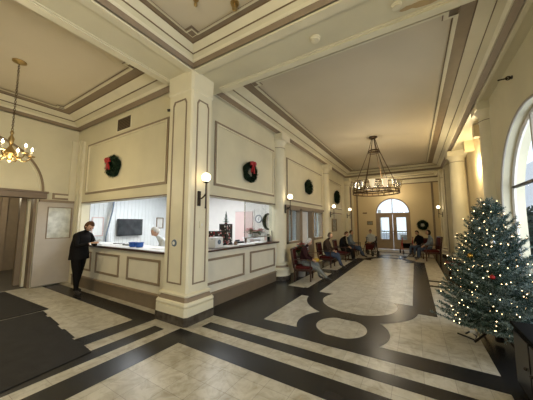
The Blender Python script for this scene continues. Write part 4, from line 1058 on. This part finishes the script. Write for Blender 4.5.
    for sx in (-1, 1):
        B.ball((sx*0.03, 0.080, 0.012), 0.011, 'eye', 8, mtx=M_); B.ball((sx*0.077, -0.005, -0.005), 0.026, 'skin', 10, (0.35, 0.7, 1.1), M_)
    B.ball((0, 0.079, -0.062), 0.02, 'lip', 8, (1.1, 0.4, 0.3), M_)
    body = B.build('body', t, True, 80)
    # hair
    Hh = MB(); vs = []; fs = []; rr2 = random.Random(int(abs(loc[0]*31+loc[1]*17)*10))
    for i in range(nr+1):
        ph = PI*i/nr; zz_ = -math.cos(ph)
        for k in range(nc):
            a = 2*PI*k/nc; y = math.sin(a)*math.sin(ph)
            g = 1.10+0.05*rr2.random(); vs.append((0.076*g*math.cos(a)*math.sin(ph), 0.094*g*y-0.006, 0.118*g*zz_+0.004))
    for i in range(nr):
        for k in range(nc):
            a = 2*PI*(k+0.5)/nc; z_ = -math.cos(PI*(i+0.5)/nr); y = math.sin(a)
            low = {'short': -0.25, 'bob': -0.75, 'long': -0.9}[hairstyle]
            front = y > 0.35
            if z_ > (0.55 if front else (0.05 if (y > -0.1 and hairstyle == 'short') else low)): fs.append((i*nc+k, i*nc+(k+1) % nc, (i+1)*nc+(k+1) % nc, (i+1)*nc+k))
    Hh.add(vs, fs, hair, M_)
    if hairstyle == 'cap':pass
    Hh.build('hair', t, True, 80)
    if coat:
        c = MB(); rings = []
        up = J['che']; pe = J['pel']; mid = (J['knL']+J['knR'])/2; hem = pe.lerp(mid, 0.24)
        for cc, rx, ry in ((J['che']+Vector((0, 0, 0.07*s)), 0.185, 0.12), (J['che'], 0.20, 0.145), (J['wst'], 0.19, 0.15), (pe, 0.205, 0.165), (hem, 0.215, 0.175)):
            rings.append([(cc.x+rx*s*math.cos(2*PI*k/24), cc.y+ry*s*math.sin(2*PI*k/24), cc.z) for k in range(24)])
        vs = [p for rg in rings for p in rg]; fs = [(j*24+k, j*24+(k+1) % 24, (j+1)*24+(k+1) % 24, (j+1)*24+k) for j in range(4) for k in range(24)]+[tuple(range(96, 120))]
        c.add(vs, fs, top); c.build('coat', t, True, 80)
    return t
def seated(lean=0.0, legx=0.0, ext=0.0, hands='lap', spread=0.0):
    b = -0.02; J = dict(pel=(0, 0, 0.50), wst=(0, b-0.02+0.02*lean, 0.70), che=(0, b-0.03+0.10*lean, 0.93), nkb=(0, b+0.0+0.18*lean, 1.10-0.02*lean), hdb=(0, b+0.03+0.24*lean, 1.18-0.03*lean))
    for q, sx in (('L', -1), ('R', 1)):
        cy = J['che'][1]
        J['sh'+q] = (sx*0.175, cy+0.01, 1.02-0.02*lean); J['el'+q] = (sx*(0.235+spread), cy+0.08, 0.77)
        J['wr'+q] = (sx*0.10, cy+0.28, 0.66) if hands == 'lap' else (sx*0.20, cy+0.33, 0.72)
        e = ext if q == 'R' else 0
        J['hp'+q] = (sx*0.095, 0.06, 0.49); J['kn'+q] = (sx*0.13+legx, 0.46+0.02*e, 0.51-0.12*e); J['an'+q] = (sx*0.14+legx*1.2, 0.50+0.32*e, 0.10); J['to'+q] = (sx*0.15+legx*1.2, 0.64+0.32*e, 0.045)
    return J

# person reading at the counter
J = dict(pel=(0, 0, 0.90), wst=(0, -0.01, 1.08), che=(0, 0.05, 1.27), nkb=(0, 0.13, 1.42), hdb=(0, 0.21, 1.47))
for q, sx in (('L', -1), ('R', 1)):
    J['sh'+q] = (sx*0.17, 0.08, 1.35); J['el'+q] = (sx*0.23, 0.16, 1.10); J['wr'+q] = (sx*0.08, 0.36, 1.16)
    J['hp'+q] = (sx*0.09, 0.0, 0.86); J['kn'+q] = (sx*0.12, 0.0+(0.10 if sx > 0 else -0.10), 0.48); J['an'+q] = (sx*0.13, -0.03+(0.16 if sx > 0 else -0.16), 0.09); J['to'+q] = (sx*0.14, 0.12+(0.16 if sx > 0 else -0.16), 0.045)
person('person in a black coat standing at the entrance counter, head bent over a paper', (-6.62, 2.57, 0.003), -PI/2+0.35, J, 'black_cloth', 'black_cloth', 'brown_hair', head_tilt=(-0.75, 0), s=0.99, hairstyle='bob', coat=True, fat=1.15)
b = MB(); b.box((-0.07, -0.10, 0), (0.07, 0.10, 0.004), 'paper', Matrix.Rotation(0.5, 4, 'X')); o = b.build('note_paper'); o.location = (-6.22, 2.74, 1.19); o.rotation_euler = (0, -0.2, -0.9); tag(o, 'small white paper held by the standing person in black', 'paper')
# clerk
J = seated(0.9); J = {k: (v[0], v[1], v[2]+0.16) for k, v in J.items()}
person('white-haired clerk in a pale shirt bent over the desk behind the entrance counter', (-5.45, 3.97, 0.0), PI-0.5, J, 'light_cloth', 'jeans', 'white_hair', head_tilt=(-0.5, 0), s=1.0)
def office_chair(loc, rz, lab):
    t = thing('office_chair', lab, 'chair', loc, rz)
    b = MB(); b.bbox((-0.24, -0.22, 0.46), (0.24, 0.26, 0.53), 'black_cloth', 0.03); b.build('seat', t, True)
    b = MB(); b.bbox((-0.22, -0.30, 0.60), (0.22, -0.24, 1.05), 'black_cloth', 0.025); b.box((-0.03, -0.27, 0.45), (0.03, -0.25, 0.7), 'iron'); b.build('backrest', t, True)
    b = MB(); b.tube([(0, 0, 0.08), (0, 0, 0.46)], 0.025, 'chrome')
    for k in range(5): a = k*2*PI/5; b.tube([(0, 0, 0.10), (0.27*math.cos(a), 0.27*math.sin(a), 0.06)], 0.018, 'black_plastic'); b.ball((0.27*math.cos(a), 0.27*math.sin(a), 0.03), 0.028, 'black_plastic', 8)
    b.build('base', t)
office_chair((-5.45, 3.97, 0.004), PI-0.5, 'black office chair under the clerk behind the entrance counter')

# armchairs
def armchair(loc, rz, lab, cloth='red_cloth', wood='dark_wood', group='lobby armchairs', W_=0.58):
    t = thing('armchair', lab, 'chair', loc, rz, group)       # faces +y
    b = MB(); b.bbox((-W_/2+0.04, -0.24, 0.34), (W_/2-0.04, 0.27, 0.44), cloth, 0.03); b.build('seat', t, True)
    b = MB(); M_ = Matrix.Translation((0, -0.26, 0.42)) @ Matrix.Rotation(0.14, 4, 'X'); b.bbox((-W_/2+0.05, -0.04, 0.03), (W_/2-0.05, 0.03, 0.50), cloth, 0.03, M_)
    for sx in (-1, 1): b.bbox((sx*(W_/2-0.05)-0.02, -0.045, -0.05), (sx*(W_/2-0.05)+0.02, 0.02, 0.54), wood, 0.006, M_)
    b.bbox((-W_/2+0.03, -0.045, 0.50), (W_/2-0.03, 0.02, 0.55), wood, 0.012, M_); b.build('backrest', t, True)
    for sx in (-1, 1):
        b = MB(); b.bbox((sx*(W_/2-0.02)-0.03, -0.28, 0.62), (sx*(W_/2-0.02)+0.03, 0.26, 0.65), wood, 0.012); b.bbox((sx*(W_/2-0.02)-0.018, 0.20, 0.42), (sx*(W_/2-0.02)+0.018, 0.24, 0.62), wood, 0.006); b.build('armrest', t, True)
        for sy in (-0.25, 0.22):
            b = MB(); b.bbox((sx*(W_/2-0.04)-0.022, sy-0.022, 0.0), (sx*(W_/2-0.04)+0.022, sy+0.022, 0.40), wood, 0.005); b.build('leg', t)
    b = MB(); b.bbox((-W_/2+0.03, 0.22, 0.29), (W_/2-0.03, 0.26, 0.36), wood, 0.005); b.bbox((-W_/2+0.03, -0.27, 0.29), (W_/2-0.03, -0.23, 0.36), wood, 0.005)
    for sx in (-1, 1): b.bbox((sx*(W_/2-0.04)-0.015, -0.25, 0.29), (sx*(W_/2-0.04)+0.015, 0.24, 0.36), wood, 0.005)
    b.build('apron', t)
    t.scale = (0.94, 0.94, 0.92)
    return t
z0 = 0.004
ac = armchair((-2.78, 6.62, z0), -PI/2+0.25, 'dark wooden armchair under the white-haired person next to the poinsettia')
dup(ac, (-2.86, 9.00, z0), -PI/2, 'dark wooden armchair under the second seated person, in brown')
dup(ac, (-2.76, 10.80, z0), -PI/2, 'dark wooden armchair under the third seated person, in black')
dup(ac, (-2.70, 12.30, z0), -PI/2, 'red armchair under the person in the grey shirt, near the far corner')
dup(ac, (-2.75, 13.45, z0), -PI/2, 'empty red armchair against the far left wall')
dup(ac, (-2.12, 14.55, z0), PI-0.1, 'red armchair by the end wall under the person behind the walker')
armchair((-3.10, 7.90, z0), -PI/2, 'yellow cushioned chair below the hall windows behind the first seated person', 'yellow_cloth', 'mid_wood')
ar = armchair((0.52, 12.80, z0), PI*0.55, 'red-backed armchair on the far right under the person in blue', 'red_cloth', 'dark_wood', 'lobby armchairs', 0.72)
ar.scale = (1.05, 1.05, 1.08)
zf = 0.006
person('white-haired person in dark maroon jacket and grey trousers, first in the hall row', (-2.80, 6.62, zf), -PI/2+0.25, seated(0.7, 0.0, 0.9), 'maroon_cloth', 'grey_cloth', 'white_hair', head_tilt=(-0.3, 0.3), s=0.86, fat=1.22)
person('person in a brown jacket and jeans, second in the seated row of the hall', (-2.88, 9.00, zf), -PI/2, seated(0.6, 0.0, 0.5), 'brown_cloth', 'jeans', 'grey_hair', head_tilt=(-0.1, 0.2), s=0.92, fat=1.22)
person('person in a black coat leaning forward, third in the seated row of the hall', (-2.76, 10.80, zf), -PI/2, seated(0.8), 'black_cloth', 'black_cloth', 'brown_hair', head_tilt=(-0.3, 0), s=0.92, fat=1.22)
person('person in a grey shirt and jeans seated near the far left corner of the hall', (-2.72, 12.30, zf), -PI/2, seated(0.1, 0.0, 0.6), 'blue_grey', 'jeans', 'brown_hair', head_tilt=(0, 0.1), s=0.92, fat=1.22)
person('person in a pale top seated by the end wall behind a walker', (-2.12, 14.55, zf), PI-0.1, seated(0.3), 'light_cloth', 'brown_cloth', 'black_hair', head_tilt=(-0.1, 0), s=0.92, fat=1.22)
person('black-haired person in a blue-grey top in the armchair on the far right', (0.52, 12.80, zf), PI*0.55, seated(0.1), 'blue_grey', 'jeans', 'black_hair', hairstyle='bob', s=0.95)
person('person in a black jacket and jeans seated on the far right beside a walker', (0.15, 14.10, zf), PI*0.75, seated(0.5), 'black_cloth', 'jeans', 'black_hair', head_tilt=(-0.3, 0), s=0.92, fat=1.22)
dup(ac, (0.15, 14.10, z0), PI*0.75, 'dark armchair under the person in the black jacket on the far right')
def walker(loc, rz, lab, m='chrome', bag='black_cloth'):
    t = thing('walker', lab, 'walking frame', loc, rz, 'rolling walkers')
    for sx in (-1, 1):
        b = MB(); b.tube([(sx*0.26, -0.28, 0.12), (sx*0.25, -0.12, 0.55), (sx*0.24, -0.16, 0.88)], 0.018, m, 8); b.tube([(sx*0.26, 0.28, 0.12), (sx*0.25, 0.0, 0.55), (sx*0.24, -0.10, 0.72)], 0.018, m, 8); fr = b.build('frame', t, True)
        b = MB(); b.tube([(sx*0.24, -0.06, 0.89), (sx*0.24, -0.24, 0.88)], 0.018, 'black_plastic', 8); b.build('handle', t, True)
        for sy in (-0.28, 0.28):
            b = MB(); b.lathe([(0.05, -0.02), (0.11, -0.02), (0.12, 0), (0.11, 0.02), (0.05, 0.02), (0.05, -0.02)], 'black_plastic', n=20, mtx=Matrix.Translation((sx*0.26, sy, 0.12)) @ Matrix.Rotation(PI/2, 4, 'Y')); b.lathe([(0.001, -0.008), (0.03, -0.008), (0.03, 0.008), (0.001, 0.008)], 'chrome', n=10, mtx=Matrix.Translation((sx*0.26, sy, 0.12)) @ Matrix.Rotation(PI/2, 4, 'Y')); b.build('wheel', t, True)
    b = MB(); b.bbox((-0.24, -0.14, 0.53), (0.24, 0.10, 0.56), bag, 0.01); b.build('seat', t)
    b = MB(); b.bbox((-0.17, 0.02, 0.30), (0.17, 0.14, 0.52), bag, 0.02); b.build('bag', t, True)
    return t
walker((-1.98, 13.20, z0), PI*0.9, 'rolling walker with red-brown bag in front of the person by the end wall', 'black_plastic', 'red_cloth')
walker((-0.42, 14.85, z0), 0.3, 'rolling walker left of the armchairs on the far right', 'red_ribbon', 'black_cloth')
# side table by first chair
t = thing('side_table', 'small dark wooden side table between poinsettia and first seated person', 'table', (-3.1, 7.15+0.0, z0)); t.location = (-3.12, 7.62, z0)
t.location = (-3.22, 7.45, z0)
b = MB(); b.bbox((-0.16, -0.16, 0.50), (0.16, 0.16, 0.53), 'dark_wood', 0.006); b.build('tabletop', t)
for sx, sy in ((-1, -1), (1, -1), (-1, 1), (1, 1)):
    b = MB(); b.tube([(sx*0.13, sy*0.13, 0), (sx*0.12, sy*0.12, 0.5)], 0.014, 'dark_wood', 8); b.build('leg', t)

# ------------------------------------------------------------------ outside
o = MB(); o.box((XR+0.4, -12, -0.6), (60, 40, -0.5), 'street'); o.box((-20, YF+0.4, -0.15), (30, 50, -0.1), 'street'); struct(o.build('ground_outside'))
t = thing('neighbour_building', 'pale stone building across the street seen through the arched window', 'building', (9.0, 16, -0.5))
b = MB(); b.box((0, -12, 0), (4, 22, 7.5), 'stone_out'); b.build('facade', t)
for i in range(12):
    w = MB(); w.box((-0.05, -11+i*2.7, 1.6), (0.0, -9.8+i*2.7, 3.6), 'grey_cloth'); w.build('window', t)
def bush(loc, R, H_, lab, seed):
    r = random.Random(seed); b = MB(); b.tube([(0, 0, 0), (0, 0, H_*0.5)], 0.06, 'bark', 6)
    for k in range(2500):
        a = r.uniform(0, 2*PI); ph = math.acos(r.uniform(-1, 1)); q = r.uniform(0.6, 1.0); p = Vector((R*q*math.sin(ph)*math.cos(a), R*q*math.sin(ph)*math.sin(a), H_*0.55+H_*0.45*q*math.cos(ph)))
        e1 = Vector((r.gauss(0, 1), r.gauss(0, 1), r.gauss(0, 1))).normalized()*0.09; e2 = e1.orthogonal().normalized()*0.05; b.add([p-e1, p+e2, p+e1, p-e2], [(0,1,2,3)], 'hedge')
    o = b.build('evergreen_shrub'); o.location = loc; tag(o, lab, 'shrub', 'shrubs outside the window')
bush((2.95, 9.9, -0.5), 0.7, 2.6, 'dark evergreen shrub outside the arched window, behind the christmas tree', 1)
bush((4.4, 13.4, -0.5), 0.8, 2.3, 'second dark shrub outside, half hidden by the window jamb', 2)
b = MB(); 
for z_ in (1.0,): b.box((-3.5, 19.5, z_), (1.5, 19.6, z_+0.08), 'grey_cloth')
for k in range(30): b.box((-3.5+k*0.17, 19.53, 0), (-3.48+k*0.17, 19.56, 1.0), 'grey_cloth')
b.box((-2.3, 19.4, 0), (-2.1, 19.6, 2.6), 'stone_out'); b.box((-0.9, 19.4, 0.2), (0.9, 19.7, 0.8), 'grey_cloth')
tag(b.build('porch_railing'), 'grey porch railing seen through the glass of the arched door', 'railing')

# ------------------------------------------------------------------ lights
def area(name, loc, rot, sx, sy, p, col):
    l = bpy.data.lights.new(name, 'AREA'); l.shape = 'RECTANGLE'; l.size = sx; l.size_y = sy; l.energy = p; l.color = col
    o = bpy.data.objects.new(name, l); C.objects.link(o); o.location = loc; o.rotation_euler = rot; return o
def point(name, loc, p, col, rad=0.15):
    l = bpy.data.lights.new(name, 'POINT'); l.energy = p; l.color = col; l.shadow_soft_size = rad
    o = bpy.data.objects.new(name, l); C.objects.link(o); o.location = loc; return o
WARM = (1.0, 0.87, 0.59); HALLW = (1.0, 0.88, 0.68)
point('lamp_near_bay', (-0.9, -0.6, 2.9), 125, WARM, 0.35)
point('lamp_hall', (-1.09, 8.87, 2.93), 62, HALLW, 0.25)
point('lamp_entrance', (-6.1, 1.2, 2.55), 50, (1.0, 0.82, 0.50), 0.2)
point('lamp_far_bay', (-1.1, 16.0, 3.4), 38, (1.0, 0.80, 0.50), 0.2)
point('lamp_aisle', (1.58, 9.4, 3.3), 60, (1.0, 0.80, 0.46), 0.08)
point('lamp_corridor', (-10.5, 1.8, 2.5), 42, WARM, 0.2)
area('daylight_window', (XR+1.3, 4.97, 2.0), (0, math.radians(90), 0), 2.6, 3.0, 75, (0.85, 0.93, 1.0))
area('daylight_added_window', (XR+1.3, -0.3, 2.0), (0, math.radians(90), 0), 2.6, 3.0, 110, (0.85, 0.93, 1.0))  # daylight for the near bay, through the added unseen window
w = bpy.data.worlds.new('World'); bpy.context.scene.world = w; w.use_nodes = True
nt = w.node_tree; bg = nt.nodes['Background']; bg.inputs['Strength'].default_value = 1.5
tc = nt.nodes.new('ShaderNodeTexCoord'); nz = nt.nodes.new('ShaderNodeTexNoise'); nz.inputs['Scale'].default_value = 2.0; nt.links.new(tc.outputs['Generated'], nz.inputs['Vector'])
rp = nt.nodes.new('ShaderNodeValToRGB'); rp.color_ramp.elements[0].color = (0.62, 0.74, 0.88, 1); rp.color_ramp.elements[1].color = (0.9, 0.95, 1.0, 1); rp.color_ramp.elements[0].position = 0.35; rp.color_ramp.elements[1].position = 0.6
nt.links.new(nz.outputs['Fac'], rp.inputs['Fac']); nt.links.new(rp.outputs['Color'], bg.inputs['Color'])

# ------------------------------------------------------------------ camera
cd = bpy.data.cameras.new('camera'); cd.sensor_width = 36; cd.lens = 241.5/533*36; cd.clip_start = 0.05; cd.clip_end = 200
co = bpy.data.objects.new('camera', cd); C.objects.link(co); co.location = (0, 0, 1.6); co.rotation_euler = (math.radians(90+5.558), 0, math.radians(31.467))
sc = bpy.context.scene; sc.camera = co
sc.view_settings.view_transform = 'Standard'; sc.view_settings.look = 'None'; sc.view_settings.exposure = 0.28; sc.view_settings.gamma = 1.0; sc.view_settings.use_curve_mapping = False
